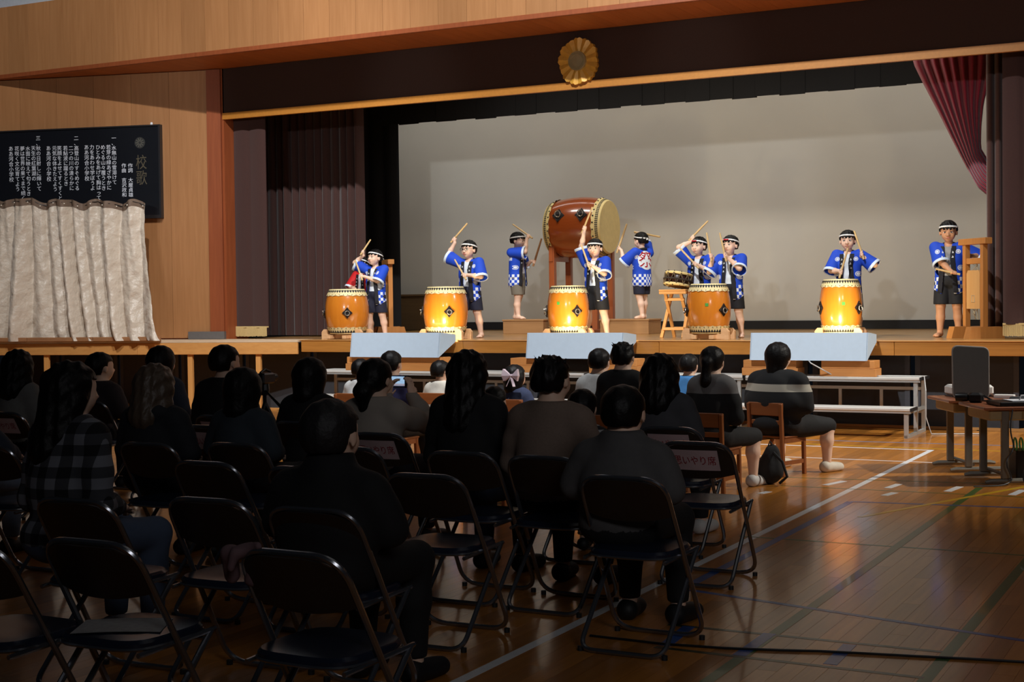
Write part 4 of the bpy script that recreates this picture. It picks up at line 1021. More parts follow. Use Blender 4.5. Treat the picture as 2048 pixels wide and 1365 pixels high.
HAIRN = lambda amp, f=1.0: (lambda P: P + amp*np.stack([np.sin(P[:, 2]*90*f+P[:, 0]*130*f), np.sin(P[:, 0]*150*f+P[:, 1]*60*f), np.sin(P[:, 1]*140*f+P[:, 0]*100*f)], 1))
def face_parts(parent, P, Q, c, hh, R, mouth_open=0.0, glasses=False, closed=0.0):
    """eyes with iris, eyebrows and mouth laid on the modelled face"""
    near = np.nonzero(np.linalg.norm(P-c, axis=1) < hh*0.75)[0]; mp = -np.ones(len(P), int); mp[near] = np.arange(len(near))
    qq = mp[Q]; qq = qq[(qq >= 0).all(1)]
    bv = BVHTree.FromPolygons([Vector(p) for p in P[near]], [tuple(int(i) for i in q) for q in qq]); fw = Vector(R@A3(0, 1, 0))
    def on(x, z):
        o = Vector(c+R@(A3(x, -1.2, z)*hh)); h = bv.ray_cast(o, fw, 3*hh)[0]; return np.array(h) if h is not None else c+R@(A3(x, -0.40, z)*hh)
    def lens(name, p, r, m, par, n=10):
        mb = MB(); vs = []
        for i in range(1, 6):
            t = PI*i/6
            for k in range(n): vs.append(Vector(p+R@(A3(math.sin(t)*math.cos(2*PI*k/n)*r[0], -math.cos(t)*r[1], math.sin(t)*math.sin(2*PI*k/n)*r[2])*hh)))
        fs = [(i*n+k, i*n+(k+1) % n, i*n+n+(k+1) % n, i*n+n+k) for i in range(4) for k in range(n)]+[tuple(range(n)), tuple(4*n+k for k in range(n))]
        return mb.add(vs, fs).build(name, m, par, smooth=True, ang=80)
    for s in (-1, 1):
        p = on(s*0.155, 0.0); e = lens('eye', p, (0.075, 0.022, 0.032*(1-0.6*closed)), m_eyew, parent)
        lens('iris', p+R@(A3(0, -0.016, 0)*hh), (0.036, 0.015, 0.034*(1-0.6*closed)), m_iris, e, 8)
        a = on(s*0.075, 0.045); b = on(s*0.155, 0.053); d = on(s*0.235, 0.028); up = R@(A3(0, -0.008, 0)*hh)
        MB().tube([a+up, b+up, d+up], [0.009*hh, 0.014*hh, 0.006*hh], 5).build('eyelid', m_iris, e)
        a = on(s*0.07, 0.115); b = on(s*0.15, 0.145); d = on(s*0.25, 0.115)
        MB().tube([a+up, b+up, d+up], [0.012*hh, 0.018*hh, 0.008*hh], 5).build('eyebrow', m_hair, parent)
    mo = on(0, -0.265); l = lens('mouth', mo, (0.085, 0.02, 0.028+0.02*mouth_open), m_lip, parent)
    a, b, d = on(-0.085, -0.262), on(0, -0.268), on(0.085, -0.262); up = R@(A3(0, -0.014, 0)*hh)
    MB().tube([a+up*0.6, b+up, d+up*0.6], 0.007*hh, 5).build('lip_line', plain('lip_line', rgb(96, 40, 38), 0.6), l)
    if glasses:
        g = bpy.data.objects.new('glasses', None); COL.objects.link(g); g.parent = parent
        mg = plain('black_plastic', rgb(20, 20, 22), 0.35)
        for s in (-1, 1):
            o = c+R@(A3(s*0.165, -0.475, 0.0)*hh)
            MB().tube([o+R@(A3(0.12*math.cos(a), 0, 0.085*math.sin(a))*hh) for a in np.linspace(0, 2*PI, 17)[:-1]], 0.012*hh, 5, closed=True).build('rim', mg, g)
            MB().tube([c+R@(A3(s*0.285, -0.47, 0.02)*hh), c+R@(A3(s*0.41, -0.3, 0.03)*hh), c+R@(A3(s*0.43, 0.05, 0.0)*hh)], 0.010*hh, 5).build('temple', mg, g)
        MB().tube([c+R@(A3(-0.05, -0.485, 0.02)*hh), c+R@(A3(0.05, -0.485, 0.02)*hh)], 0.010*hh, 5).build('bridge', mg, g)
def headband(parent, c, hh, R, m, tail=True, mark=None, tilt=0.0, h=0.006, z0=0.22):
    E = ('e', c+R@(A3(0, 0.07, 0.10)*hh), np.array((0.465, 0.545, 0.47))*hh, R)
    Rt = R@Rx(math.radians(-14+tilt)); n = Rt@A3(0, 0, 1); o = c+R@(A3(0, 0.0, z0)*hh)
    t = 0.047*hh
    cut = lambda X, Y, Z: np.abs((X-o[0])*n[0]+(Y-o[1])*n[1]+(Z-o[2])*n[2])-t
    b = vol_obj('headband', [E], h, m, parent, 0, 0.004, cuts=(cut,), smooth_it=1)
    if tail and b:
        bk = c+R@(A3(0, 0.60, 0.10)*hh)
        MB().bar(bk, bk+R@(A3(0.16, 0.12, -0.16)*hh), 0.07*hh, 0.03*hh).build('knot_tail', m, b); MB().bar(bk, bk+R@(A3(-0.10, 0.10, -0.22)*hh), 0.07*hh, 0.03*hh).build('knot_tail', m, b)
    if mark and b:
        for k in (-1, 0, 1):
            a = k*0.22; q = c+R@(A3(0.48*math.sin(a), 0.07-0.565*math.cos(a), z0+0.085)*hh)
            MB().box(-0.05*hh, 0.05*hh, -0.012*hh, 0.012*hh, -0.035*hh, 0.035*hh, R=Matrix((R@Rz(a)).tolist()), c=q).build('band_print', mark, b)
    return b
def hair_cap(parent, c, hh, R, h, m=None, fringe=0.24, back=-0.24, puff=0.065, name='hair', extra=(), noise=0.0025):
    """short hair: a cap over the skull, cut clear of the face and ears"""
    pr = [('e', c+R@(A3(0, 0.08, 0.115)*hh), np.array((0.395+puff, 0.475+puff, 0.40+puff))*hh, R), ('e', c+R@(A3(0, 0.22, -0.06)*hh), np.array((0.355, 0.34, 0.33))*hh, R)] + list(extra)
    def cut(X, Y, Z):
        x = (X-c[0])*R[0, 0]+(Y-c[1])*R[1, 0]+(Z-c[2])*R[2, 0]; y = (X-c[0])*R[0, 1]+(Y-c[1])*R[1, 1]+(Z-c[2])*R[2, 1]; z = (X-c[0])*R[0, 2]+(Y-c[1])*R[1, 2]+(Z-c[2])*R[2, 2]
        zc = np.where(y < -0.10*hh, fringe*hh+0.012*np.sin(x*160), np.where(y < 0.13*hh, (0.02)*hh, back*hh)); return zc-z
    return vol_obj(name, pr, h, m or m_hair, parent, 0.03, 0, cuts=(cut,) if not extra else (), noise=HAIRN(noise), smooth_it=2)
# ================================================================== THE PLAYERS
def stick_obj(label, butt, tip, m=None, r=0.0125):
    butt = Vector(butt); tip = Vector(tip); d = tip-butt; L = d.length
    o = MB().lathe([(r*0.6, 0), (r*1.05, 0.004), (r, L*0.6), (r*0.82, L-0.004), (r*0.5, L)], 12).build('drumstick', m or m_stick, smooth=True, ang=40)
    o.location = butt; o.rotation_euler = d.to_track_quat('Z', 'Y').to_euler(); return tag(o, label, 'drumstick')
def player(label, slabel, px, Y, top, zf, heading=0.0, hands=(), tee=None, shorts=None, coat=None, look=(0, 0), stance=0.09, hair=None, band=True, glasses=False, mark=None,
           mouth=0.0, skin=None, back_print=False, voxel=0.0064, lean=0.0, band_tail=True, stance_y=0.03):
    """hands: for person's right then left: (px,py,dY, tip px,py, tip dY, elbow hint in picture (dx,dz,dy), sticklen)"""
    base = onY(px, 640, Y); base = Vector((base.x, Y, zf)); ztop = onY(px, top, Y).z; h = ztop-zf-0.012
    root = thing('person', label, 'person', base, heading)
    Ri = Rz(-heading); loc = lambda w: Ri@(np.array(w)-np.array(base))
    hh = 0.172*h; Rh = Rz(math.radians(look[0]))@Rx(math.radians(look[1]))
    ly = -lean
    hc = A3(0, -0.012*h+ly*1.15, h-hh*0.50)
    J = dict(neck=A3(0, 0.008*h+ly, 0.805*h), chest=A3(0, 0.005*h+ly*0.7, 0.69*h), waist=A3(0, 0.0+ly*0.3, 0.585*h), pelvis=A3(0, 0.005*h, 0.50*h))
    sk = skin or m_skin
    pr = [('e', J['chest']+A3(0, 0, 0.01*h), A3(0.098, 0.066, 0.11)*h), ('e', J['waist'], A3(0.084, 0.062, 0.09)*h), ('e', J['pelvis'], A3(0.092, 0.07, 0.075)*h),
          ('c', J['neck']-A3(0, 0, 0.03*h), hc-A3(0, -0.02*h, 0.03*h), 0.036*h, 0.032*h), ('c', A3(-0.07*h, 0.008*h+ly, 0.775*h), A3(0.07*h, 0.008*h+ly, 0.775*h), 0.034*h, 0.034*h)]
    torso = list(pr)
    legs = []
    for s in (-1, 1):
        hip = A3(s*0.052*h, 0.005*h, 0.485*h); an = A3(s*stance*h, (0.02*h+s*stance_y*h), 0.042*h); kn = (hip+an)/2+A3(s*0.004*h, -0.018*h, 0.012*h)
        legs += [('c', hip, kn, 0.060*h, 0.041*h), ('c', kn, kn*0.55+an*0.45+A3(0, 0.012*h, 0), 0.039*h, 0.038*h), ('c', kn*0.55+an*0.45+A3(0, 0.010*h, 0), an, 0.036*h, 0.024*h)]
        fo = nrm(A3(s*0.28, -1, 0)); sd = np.cross(fo, A3(0, 0, 1))
        legs += [('c', an+A3(0, 0.012*h, -0.016*h), an+fo*0.07*h+A3(0, 0, -0.024*h), 0.026*h, 0.017*h), ('e', an+fo*0.075*h+A3(0, 0, -0.027*h), A3(0.026, 0.036, 0.0145)*h, np.stack([sd, fo, A3(0, 0, 1)], 1))]
        for q in range(5):
            tp = an+fo*(0.106-0.007*abs(q-1))*h+sd*((q-2)*0.0115*h)*(-s)+A3(0, 0, -0.031*h); legs.append(('c', tp-fo*0.02*h, tp, 0.0085*h, 0.0075*h, {'k': 0.004}))
    arms = []; sleeves = []
    for i, s in enumerate((-1, 1)):
        sh = A3(s*0.112*h, 0.01*h+ly, 0.775*h); hd = hands[i]
        if hd is None: ht = A3(s*0.16*h, -0.03*h, 0.47*h); el, wr = ik(sh, ht, 0.165*h, 0.155*h, A3(s*0.5, 1, 0)); stick = None
        else:
            ht = loc(onY(hd[0], hd[1], Y+hd[2])); hint = Ri@A3(hd[6][0], hd[6][2], hd[6][1])
            if hd[3] is None: stick = None; el, wr = ik(sh, ht, 0.165*h, 0.15*h, hint)
            else:
                tip = loc(onY(hd[3], hd[4], Y+hd[5])); ax = nrm(tip-ht)
                pd_ = sh-ht; wt = ht+nrm(nrm(pd_)+A3(0, 0, -0.35))*0.045*h
                el, wr = ik(sh, wt, 0.165*h, 0.15*h, hint)
                ht = wr+(ht-wt); stick = ax
        arms += [('c', sh, sh*0.5+el*0.5, 0.036*h, 0.031*h), ('c', sh*0.5+el*0.5, el, 0.031*h, 0.025*h), ('c', el, el*0.6+wr*0.4, 0.026*h, 0.025*h), ('c', el*0.6+wr*0.4, wr, 0.025*h, 0.0175*h)]
        hs = h/1.5*0.95
        if stick is not None:
            arms += grip_prims(ht, stick, wr-ht, wr, hs, s)
            L = hd[7] if len(hd) > 7 else 0.38
            Rw = Rz(heading); c0 = np.array(base)+Rw@(ht-stick*0.075); c1 = np.array(base)+Rw@(ht+stick*(L-0.075))
            stick_obj(('raised ' if i == 0 else 'lowered ')+'drumstick '+slabel if False else slabel[i], c0, c1, m_stick2 if (len(hd) > 8 and hd[8]) else m_stick, 0.013 if L < 0.45 else 0.016)
        else: arms += open_hand(wr, wr-el, A3(s, 0, 0.3), hs, s)
        sleeves.append((sh, el, s))
    got = {}
    hp = head_prims(hc, hh, Rh)
    body = vol_obj('body', torso+legs+arms+hp, voxel, sk, root, 0.022, post=lambda P, Q: got.update(P=P, Q=Q))
    face_parts(root, got['P'], got['Q'], hc, hh, Rh, mouth, glasses)
    hair_cap(root, hc, hh, Rh, 0.007, hair, fringe=0.17, noise=0.003)
    if band: headband(root, hc, hh, Rh, m_band, band_tail, mark)
    # shirt, shorts
    vol_obj('t_shirt', torso[:3]+[torso[4]], 0.010, tee or m_tee, root, 0.03, 0.009, subs=(('c', J['neck']-A3(0, 0.01*h, 0), J['neck']+A3(0, -0.02*h, 0.06*h), 0.044*h, 0.05*h),), cuts=(lambda X, Y, Z: 0.47*h-Z+0*X,))
    sp = [('e', J['pelvis'], A3(0.095, 0.074, 0.075)*h)]
    for s in (-1, 1):
        hip = A3(s*0.052*h, 0.005*h, 0.485*h); an = A3(s*stance*h, 0.02*h+s*stance_y*h, 0.042*h); kn = (hip+an)/2+A3(0, -0.014*h, 0); sp.append(('c', hip, hip*0.05+kn*0.95, 0.064*h, 0.062*h))
    vol_obj('shorts', sp, 0.009, shorts or m_navy, root, 0.025, 0.008, cuts=(lambda X, Y, Z: 0.285*h-Z+0*X,))
    # open coat: body, wide sleeves with pale ends, black lapels
    cm = coat or m_happi
    cp = [('c', A3(-0.085*h, 0.01*h+ly, 0.765*h), A3(0.085*h, 0.01*h+ly, 0.765*h), 0.052*h, 0.052*h), ('e', A3(0, 0.004*h+ly*0.7, 0.66*h), A3(0.122, 0.09, 0.16)*h)]
    for z, wx, wy in ((0.58, 0.118, 0.092), (0.50, 0.122, 0.098), (0.42, 0.128, 0.103)): cp.append(('e', A3(0, 0.006*h+ly*0.2, z*h), A3(wx, wy, 0.11)*h))
    slv = []; sc_ = []
    for sh, el, s in sleeves:
        d = nrm(el-sh); L = np.linalg.norm(el-sh); e = sh+d*L*1.02+A3(0, 0, -0.016*h)
        slv.append(('c', sh-d*0.01, e, 0.052*h, 0.074*h)); sc_.append((e, nrm(e-sh)))
    def openf(X, Y, Z):
        w_ = np.where(Z > 0.70*h, 0.020*h+(Z-0.70*h)*0.12, 0.020*h+(0.70*h-Z)*0.09)
        return np.minimum(w_-np.abs(X), -(Y-ly*0.5)*1.0-0.0*X) if False else np.minimum(w_-np.abs(X)+0*Y, -Y+0.0*X+ly*0.4)
    hemc = lambda X, Y, Z: 0.375*h-Z+0*X+0*Y
    def endcut(X, Y, Z):
        o = np.full(np.broadcast_shapes(X.shape, Y.shape, Z.shape), -1.0, np.float32)
        for e, d in sc_:
            pl_ = (X-e[0])*d[0]+(Y-e[1])*d[1]+(Z-e[2])*d[2]; near = np.sqrt((X-e[0])**2+(Y-e[1])**2+(Z-e[2])**2)-0.10*h
            o = np.maximum(o, np.where(near < 0, pl_, -1.0))
        return o
    neckhole = ('c', J['neck']+A3(0, 0.004*h, 0.0), J['neck']+A3(0, -0.01*h, 0.08*h), 0.045*h, 0.05*h)
    allp = cp+slv
    gc = {}
    vol_obj('happi_coat', allp, 0.0072, cm, root, 0.03, 0, subs=(neckhole,), shell=0.013, cuts=(hemc, openf, endcut), rest=h, smooth_it=1, post=lambda P, Q: gc.update(P=P, Q=Q))
    def band_cut(X, Y, Z):   # only a strip beside the opening
        w_ = np.where(Z > 0.70*h, 0.020*h+(Z-0.70*h)*0.12, 0.020*h+(0.70*h-Z)*0.09)
        return np.maximum(np.maximum(w_-0.002-np.abs(X), np.abs(X)-w_-0.042*h), Y+0.01*h-ly*0.4)
    lap = vol_obj('lapel', cp, 0.0072, m_lapel, root, 0.03, 0.004, subs=(neckhole,), shell=0.012, cuts=(lambda X, Y, Z: 0.38*h-Z+0*X, band_cut, lambda X, Y, Z: Z-0.79*h+0*X), smooth_it=1)
    nk = [J['neck']+A3(math.sin(a)*0.048*h, 0.008*h-math.cos(a)*0.05*h*-1 if False else 0.006*h+math.cos(a)*0.046*h, 0.012*h-0.022*h*(1-math.cos(a))*0.5) for a in np.linspace(-2.2, 2.2, 15)]
    MB().tube(nk, 0.014*h, 8).build('collar', m_lapel, root, smooth=True)
    if lap:
        bv = BVHTree.FromPolygons([Vector(p) for p in gc['P']], [tuple(int(i) for i in q) for q in gc['Q']])
        for s in (-1, 1):
            for z in (0.735, 0.695, 0.655):
                w_ = 0.022*h if z > 0.7 else 0.022*h+(0.70-z)*h*0.09
                q = bv.ray_cast(Vector((s*(w_+0.020*h), -0.5, z*h)), Vector((0, 1, 0)))[0]
                if q is None: continue
                for k, (du, dv, ww, wh) in enumerate(((0, 0.006, 0.018, 0.004), (0, -0.006, 0.016, 0.004), (0, 0, 0.004, 0.018), (0.005, -0.003, 0.005, 0.012))):
                    if (k+int(z*1000)) % 4 == 3: continue
                    MB().box((du-ww/2)*h, (du+ww/2)*h, -0.009, -0.002, (dv-wh/2)*h, (dv+wh/2)*h, c=q).build('lapel_print', m_tee, lap)
        if back_print:
            me = text_mesh('祭', 0.20*h, 0.001); me.materials.clear(); mr = plain('red_print', rgb(206, 26, 44), 0.7); me.materials.append(mr)
            for off, nm, mm in ((0.0, 'back_print', mr), (0.0, 'back_print_ground', m_tee)):
                mb = MB()
                if nm == 'back_print_ground':
                    n_ = 20; vs = []
                    fn = lambda u, v: (Vector(((u-0.5)*0.20*h, 0.5, (0.57+0.22*v)*h)))
                    def hit(u, v):
                        p = fn(u, v); q = bv.ray_cast(p, Vector((0, -1, 0)))[0]; return (q if q is not None else Vector((p.x, 0.08*h, p.z)))+Vector((0, 0.0025, 0))
                    def rnd_(u, v):
                        a, b = 2*u-1, 2*v-1; rr = math.sqrt(1-a*a/2), math.sqrt(1-b*b/2); return hit(0.5+0.5*a*rr[1], 0.5+0.5*b*rr[0])
                    mb.grid(rnd_, 12, 12); mb.build(nm, mm, root, smooth=True, fix=False)
                else:
                    for v in me.vertices:
                        p = Vector((-v.co.x, 0.5, 0.585*h+v.co.y+0.19*h)); q = bv.ray_cast(p, Vector((0, -1, 0)))[0]
                        v.co = (q if q is not None else Vector((p.x, 0.085*h, p.z)))+Vector((0, 0.006, 0))
                    link_mesh(nm, me, root)
    for sh, el, s in sleeves:
        e, d = sc_[0 if s == -1 else 1]
        vol_obj('sleeve_cuff', [('c', e-d*0.06*h, e+d*0.03, 0.0695*h, 0.0765*h)], 0.0072, m_cuff, root, 0, 0.004, shell=0.016,
                cuts=(lambda X, Y, Z: (X-e[0])*d[0]+(Y-e[1])*d[1]+(Z-e[2])*d[2]-0.004, lambda X, Y, Z: -((X-e[0])*d[0]+(Y-e[1])*d[1]+(Z-e[2])*d[2])-0.026*h))
    return root
SD = lambda a: (f'wooden drumstick {a}')
player('player in blue happi coat behind the drum beside the pleated curtain', ('drumstick raised overhead by the player nearest the pleated curtain', 'drumstick held low by the player nearest the pleated curtain'), 752, 17.85, 499, STAGE_Z, 0.0,
       ((725, 504, -0.12, 741, 480, 0.12, (-1, -0.3, 0)), (722, 553, -0.25, 706, 508, -0.12, (0.4, -1, -0.3))), look=(-14, -4))
player('player in blue happi coat and glasses behind an orange drum', ('drumstick raised by the player wearing glasses', 'drumstick held low by the player wearing glasses'), 940, 17.8, 481, STAGE_Z, 0.0,
       ((908, 478, 0.0, 937, 444, 0.0, (-1, -0.6, 0)), (928, 552, -0.28, 905, 512, -0.2, (0.6, -1, -0.2))), glasses=True, mouth=0.8, look=(-6, 0), stance=0.1)
player('player in blue happi coat at the left head of the great drum', ('thick drumstick held behind the head at the left of the great drum', 'brown drumstick held upright at the left of the great drum'), 1037, 20.2, 465, PLAT_Z, math.radians(84),
       ((1058, 472, -0.05, 1023, 447, -0.05, (0.2, -1, -0.3), 0.42), (1069, 524, 0.12, 1086, 468, 0.12, (0.0, -1, 0.3), 0.46, True)), shorts=m_kha, look=(6, 8), stance=0.05, stance_y=0.05)
player('player in blue happi coat standing in front of the great drum', ('drumstick raised overhead in front of the great drum', 'drumstick held at chest in front of the great drum'), 1192, 17.85, 478, STAGE_Z, 0.0,
       ((1168, 456, 0.0, 1187, 409, 0.0, (-1, -0.2, 0)), (1177, 530, -0.26, 1160, 482, -0.2, (0.7, -1, -0.2))), shorts=m_blk, look=(8, 6), stance=0.1)
player('player in blue happi coat with headband and red mark behind the rope drum', ('drumstick raised by the player behind the rope drum', 'drumstick held across by the player behind the rope drum'), 1399, 18.5, 474, STAGE_Z, 0.0,
       ((1385, 474, -0.05, 1420, 438, -0.05, (-1, -0.5, 0)), (1390, 529, -0.3, 1366, 503, -0.32, (0.7, -1, -0.2))), mark=plain('red_band_print', rgb(196, 30, 40), 0.7), look=(-12, 0))
player('player in blue happi coat holding both sticks upright behind a sticker drum', ('drumstick held upright at the face near the rope drum player', 'drumstick held upright in front of the chest beside the rope drum player'), 1462, 17.9, 471, STAGE_Z, 0.0,
       ((1421, 512, -0.2, 1413, 464, -0.2, (-0.5, -1, 0)), (1450, 512, -0.26, 1436, 451, -0.26, (0.8, -1, -0.1))), mark=MATS['red_band_print'], look=(-10, 0), shorts=m_blk)
player('player seen from behind in happi coat with red back print', ('thick drumstick held over the head at the right of the great drum', 'thick drumstick swung at the right head of the great drum'), 1284, 19.95, 465, PLAT_Z, math.radians(-118),
       ((1277, 466, 0.05, 1320, 474, 0.0, (0.2, -0.6, 0.8), 0.45), (1237, 497, -0.1, 1254, 447, -0.1, (0.3, -1, -0.3), 0.46)), back_print=True, look=(8, 6), stance=0.05, stance_y=0.045, band_tail=True)
player('player in blue happi coat behind the drum nearest the block frame', ('drumstick held low over the drum nearest the block frame', 'drumstick raised over the drum nearest the block frame'), 1697, 17.9, 461, STAGE_Z, 0.0,
       ((1682, 545, -0.28, 1695, 500, -0.26, (-0.8, -1, -0.1)), (1724, 508, -0.12, 1705, 452, -0.1, (1, -0.7, 0))), look=(8, 4), mouth=0.3)
player('player in blue happi coat and grey shirt beside the right block frame', ('drumstick held level beside the block frame', ''), 1898, 18.35, 442, STAGE_Z, 0.06,
       ((1912, 552, -0.3, 1886, 546, -0.34, (-0.8, -0.6, 0.3), 0.3), (1942, 512, -0.12, None, None, 0, (1, -0.6, 0.2))), tee=m_teeg, shorts=m_blk, skin=m_skin2, look=(4, 8), stance=0.075)
player('player in red happi coat mostly hidden behind the drum by the curtain', ('', ''), 727, 18.22, 514, STAGE_Z, 0.0,
       ((706, 577, -0.2, None, None, 0, (-0.8, -0.6, 0.2)), None), coat=m_happi_red, look=(-10, -8))
# ================================================================== CHAIRS
m_chrome = plain('chair_chrome', rgb(150, 152, 158), 0.22, metal=0.9, var=0.05)
m_vinyl = plain('dark_vinyl_seat', rgb(30, 36, 52), 0.26, var=0.1)
m_backp = plain('brown_vinyl_back', rgb(46, 36, 30), 0.4, var=0.15)
def rounded(pts, r, n=6, closed=False):
    """polyline with its corners rounded"""
    out = []; m = len(pts); P = [Vector(p) for p in pts]
    for i, p in enumerate(P):
        if not closed and i in (0, m-1): out.append(p); continue
        a = (P[(i-1) % m]-p); b = (P[(i+1) % m]-p); ra = min(r, a.length*0.48); rb = min(r, b.length*0.48); s = p+a.normalized()*ra; e = p+b.normalized()*rb
        for k in range(n+1):
            t = k/n; out.append(s*(1-t)**2+p*2*t*(1-t)+e*t*t)
    return out
def make_folding():
    t = thing('folding_chair', 'x', 'chair', group='steel folding chairs of the audience')
    TR = 0.0115
    loop = rounded([(-0.20, -0.215, 0.775), (0.20, -0.215, 0.775), (0.222, 0.215, TR), (-0.222, 0.215, TR)], 0.11, 7, True)
    MB().tube(loop, TR, 8, closed=True).build('back_frame', m_chrome, t, smooth=True)
    u = rounded([(-0.20, 0.17, 0.425), (-0.20, -0.235, TR), (0.20, -0.235, TR), (0.20, 0.17, 0.425)], 0.07, 6)
    MB().tube(u, TR, 8).build('rear_leg_frame', m_chrome, t, smooth=True)
    for s in (-1, 1): MB().tube([(s*0.19, -0.19, 0.41), (s*0.20, 0.19, 0.425)], 0.009, 6).build('seat_rail', m_chrome, t, smooth=True)
    MB().tube([(-0.20, 0.14, 0.40), (0.20, 0.14, 0.40)], 0.008, 6).build('pivot_bar', m_chrome, t, smooth=True)
    def outline(sx, sy, n=7, e=4.0):
        return [(math.copysign(abs(math.cos(a))**(2/e), math.cos(a))*sx, math.copysign(abs(math.sin(a))**(2/e), math.sin(a))*sy) for a in np.linspace(0, 2*PI, 33)[:-1]]
    mb = MB(); rows = [(0.94, 0.418), (1.0, 0.424), (1.0, 0.440), (0.95, 0.452), (0.7, 0.456), (0.3, 0.453)]; O = outline(0.195, 0.20); n = len(O); vs = []
    for f, z in rows: vs += [(x*f, y*f, z) for x, y in O]
    fs = [(i*n+k, i*n+(k+1) % n, i*n+n+(k+1) % n, i*n+n+k) for i in range(len(rows)-1) for k in range(n)]+[tuple(range(n)), tuple((len(rows)-1)*n+k for k in range(n))]
    seat = mb.add(vs, fs).build('seat', m_vinyl, t, smooth=True, ang=40)
    MB().tube([(x*1.005, y*1.005, 0.423) for x, y in O], 0.006, 5, closed=True).build('seat_rim', m_chrome, seat, smooth=True)
    def bp(u, v, s):
        x = (u-0.5)*2; zt = 0.768-0.05*abs(x)**4; zb = 0.575+0.028*x*x; z = zb+(zt-zb)*v; y = -0.215+(0.775-z)*(0.43/0.765) - 0.035*(1-x*x) + s*0.009
        return (x*(0.196+0.012*(0.775-z)), y, z)
    mb = MB(); mb.grid(lambda u, v: bp(u, v, -1), 16, 6); mb.grid(lambda u, v: bp(1-u, v, 1), 16, 6)
    for q in ((0, 1), (1, 0)):
        mb.grid(lambda u, v: bp(u, 0 if q[0] else 1, -1+2*v), 16, 1)
    mb.grid(lambda u, v: bp(0, u, -1+2*v), 6, 1); mb.grid(lambda u, v: bp(1, u, -1+2*v), 6, 1)
    mb.build('backrest', m_backp, t, smooth=True, ang=50)
    for s in (-1, 1):
        for (x, y, z) in ((s*0.2, -0.22, 0.006), (s*0.21, 0.2, 0.006)): MB().lathe([(0.014, 0), (0.014, 0.02)], 8, c=(x, y, 0.0)).build('foot_cap', m_rcap, t)
    return t
fold0 = make_folding(); fold_used = [False]
def folding(px, py, label, turn=0.0, at=None):
    if at is None:
        b = onZ(px, py, 0.775); at = (b.x, b.y+0.215, 0)
    if not fold_used[0]:
        fold_used[0] = True; fold0.location = at; fold0.rotation_euler = (0, 0, turn); fold0['label'] = label; return fold0
    return dup(fold0, at, turn, label)
FC = {}
def fc(key, px, py, label, turn=0.0, at=None): FC[key] = folding(px, py, label, turn, at); return FC[key]
fc('c1', 1243, 957, 'folding chair under the person in a dark grey collared shirt', -0.02)
fc('c2', 1386, 887, 'empty folding chair with paper sign nearest the white court line', 0.03)
fc('c3', 1335, 857, 'folding chair with paper sign under the person in a charcoal cardigan', 0.02)
fc('c4', 1084, 916, 'folding chair under the person in the brown knit sweater', -0.02)
fc('c5', 918, 907, 'folding chair under the person in black beside the brown sweater')
fc('c6', 842, 952, 'empty folding chair with bare seat behind the person in black and jeans', 0.03)
fc('c7', 692, 897, 'empty folding chair ahead of the mauve garment, second row on', 0.02)
fc('c8', 752, 869, 'folding chair with paper sign under the person filming with a phone')
fc('c9', 468, 890, 'folding chair under the person in the dark blue-grey top')
fc('c10', 408, 927, 'empty folding chair behind the person in the dark hooded top', -0.02)
fc('c11', 600, 938, 'empty folding chair directly ahead of the person in plain black')
fc('c12', 408, 1001, 'empty folding chair beside the plaid-shirted person', 0.02)
fc('c13', 578, 1108, 'empty folding chair with a mauve garment on its back corner', -0.03)
fc('c14', 172, 1085, 'empty folding chair with a printed sheet on its seat', 0.0)
fc('c15', 140, 1002, 'folding chair under the person in the plaid shirt', 0.02)
fc('c16', -84, 1088, 'empty folding chair next to the one with the printed sheet', 0.0)
fc('c17', -30, 894, 'folding chair under the person in pale jeans', 0.0)
fc('c18', 4, 827, 'folding chair with paper sign under the person in a grey blouse', 0.0)
fc('c19', 290, 889, 'folding chair under the person in the dark hooded top')
fc('c20', 432, 834, 'folding chair with paper sign under the person by the video camera')
fc('c21', 414, 854, 'empty folding chair with paper sign behind the one by the video camera', 0.0)
fc('c22', None, None, 'folding chair under the person in plain black', 0.02, at=(onY(668, 900, 4.62).x, 4.66, 0))
fc('c23', None, None, 'folding chair under the person beside the one filming', 0.0, at=(onY(622, 800, 7.85).x, 7.9, 0))
fc('c24', None, None, 'folding chair under the person in a navy jacket', 0.0, at=(onY(325, 800, 8.9).x, 8.95, 0))
fc('c25', None, None, 'folding chair under the person in a dark maroon knit', 0.0, at=(onY(200, 800, 9.0).x, 9.05, 0))
fc('c26', None, None, 'folding chair under the person in a finely striped top', 0.0, at=(onY(1166, 800, 7.85).x, 7.9, 0))

# taped paper signs
m_paper = plain('pinkish_paper', rgb(196, 170, 172), 0.7)
m_redink = plain('red_ink', rgb(150, 24, 36), 0.7)
def seat_sign(ch, lab):
    t = thing('paper_sign', lab, 'sign'); t.location = ch.location; t.rotation_euler = ch.rotation_euler
    def bp(x, z, o): return Vector((x, -0.215+(0.775-z)*(0.43/0.765)-0.035*(1-(x/0.2)**2)-0.0105-o, z))
    mb = MB(); mb.grid(lambda u, v: bp(-0.13+0.26*u, 0.625+0.115*v, 0.002), 10, 3); mb.grid(lambda u, v: bp(0.13-0.26*u, 0.625+0.115*v, 0.0005), 10, 3); mb.build('sheet', m_paper, t, smooth=True)
    me = text_mesh('思いやり席', 0.055, 0.0); me.materials.clear(); me.materials.append(m_redink)
    for v in me.vertices: v.co = bp(v.co.x*0.86, 0.705+v.co.y, 0.004)
    link_mesh('lettering', me, t)
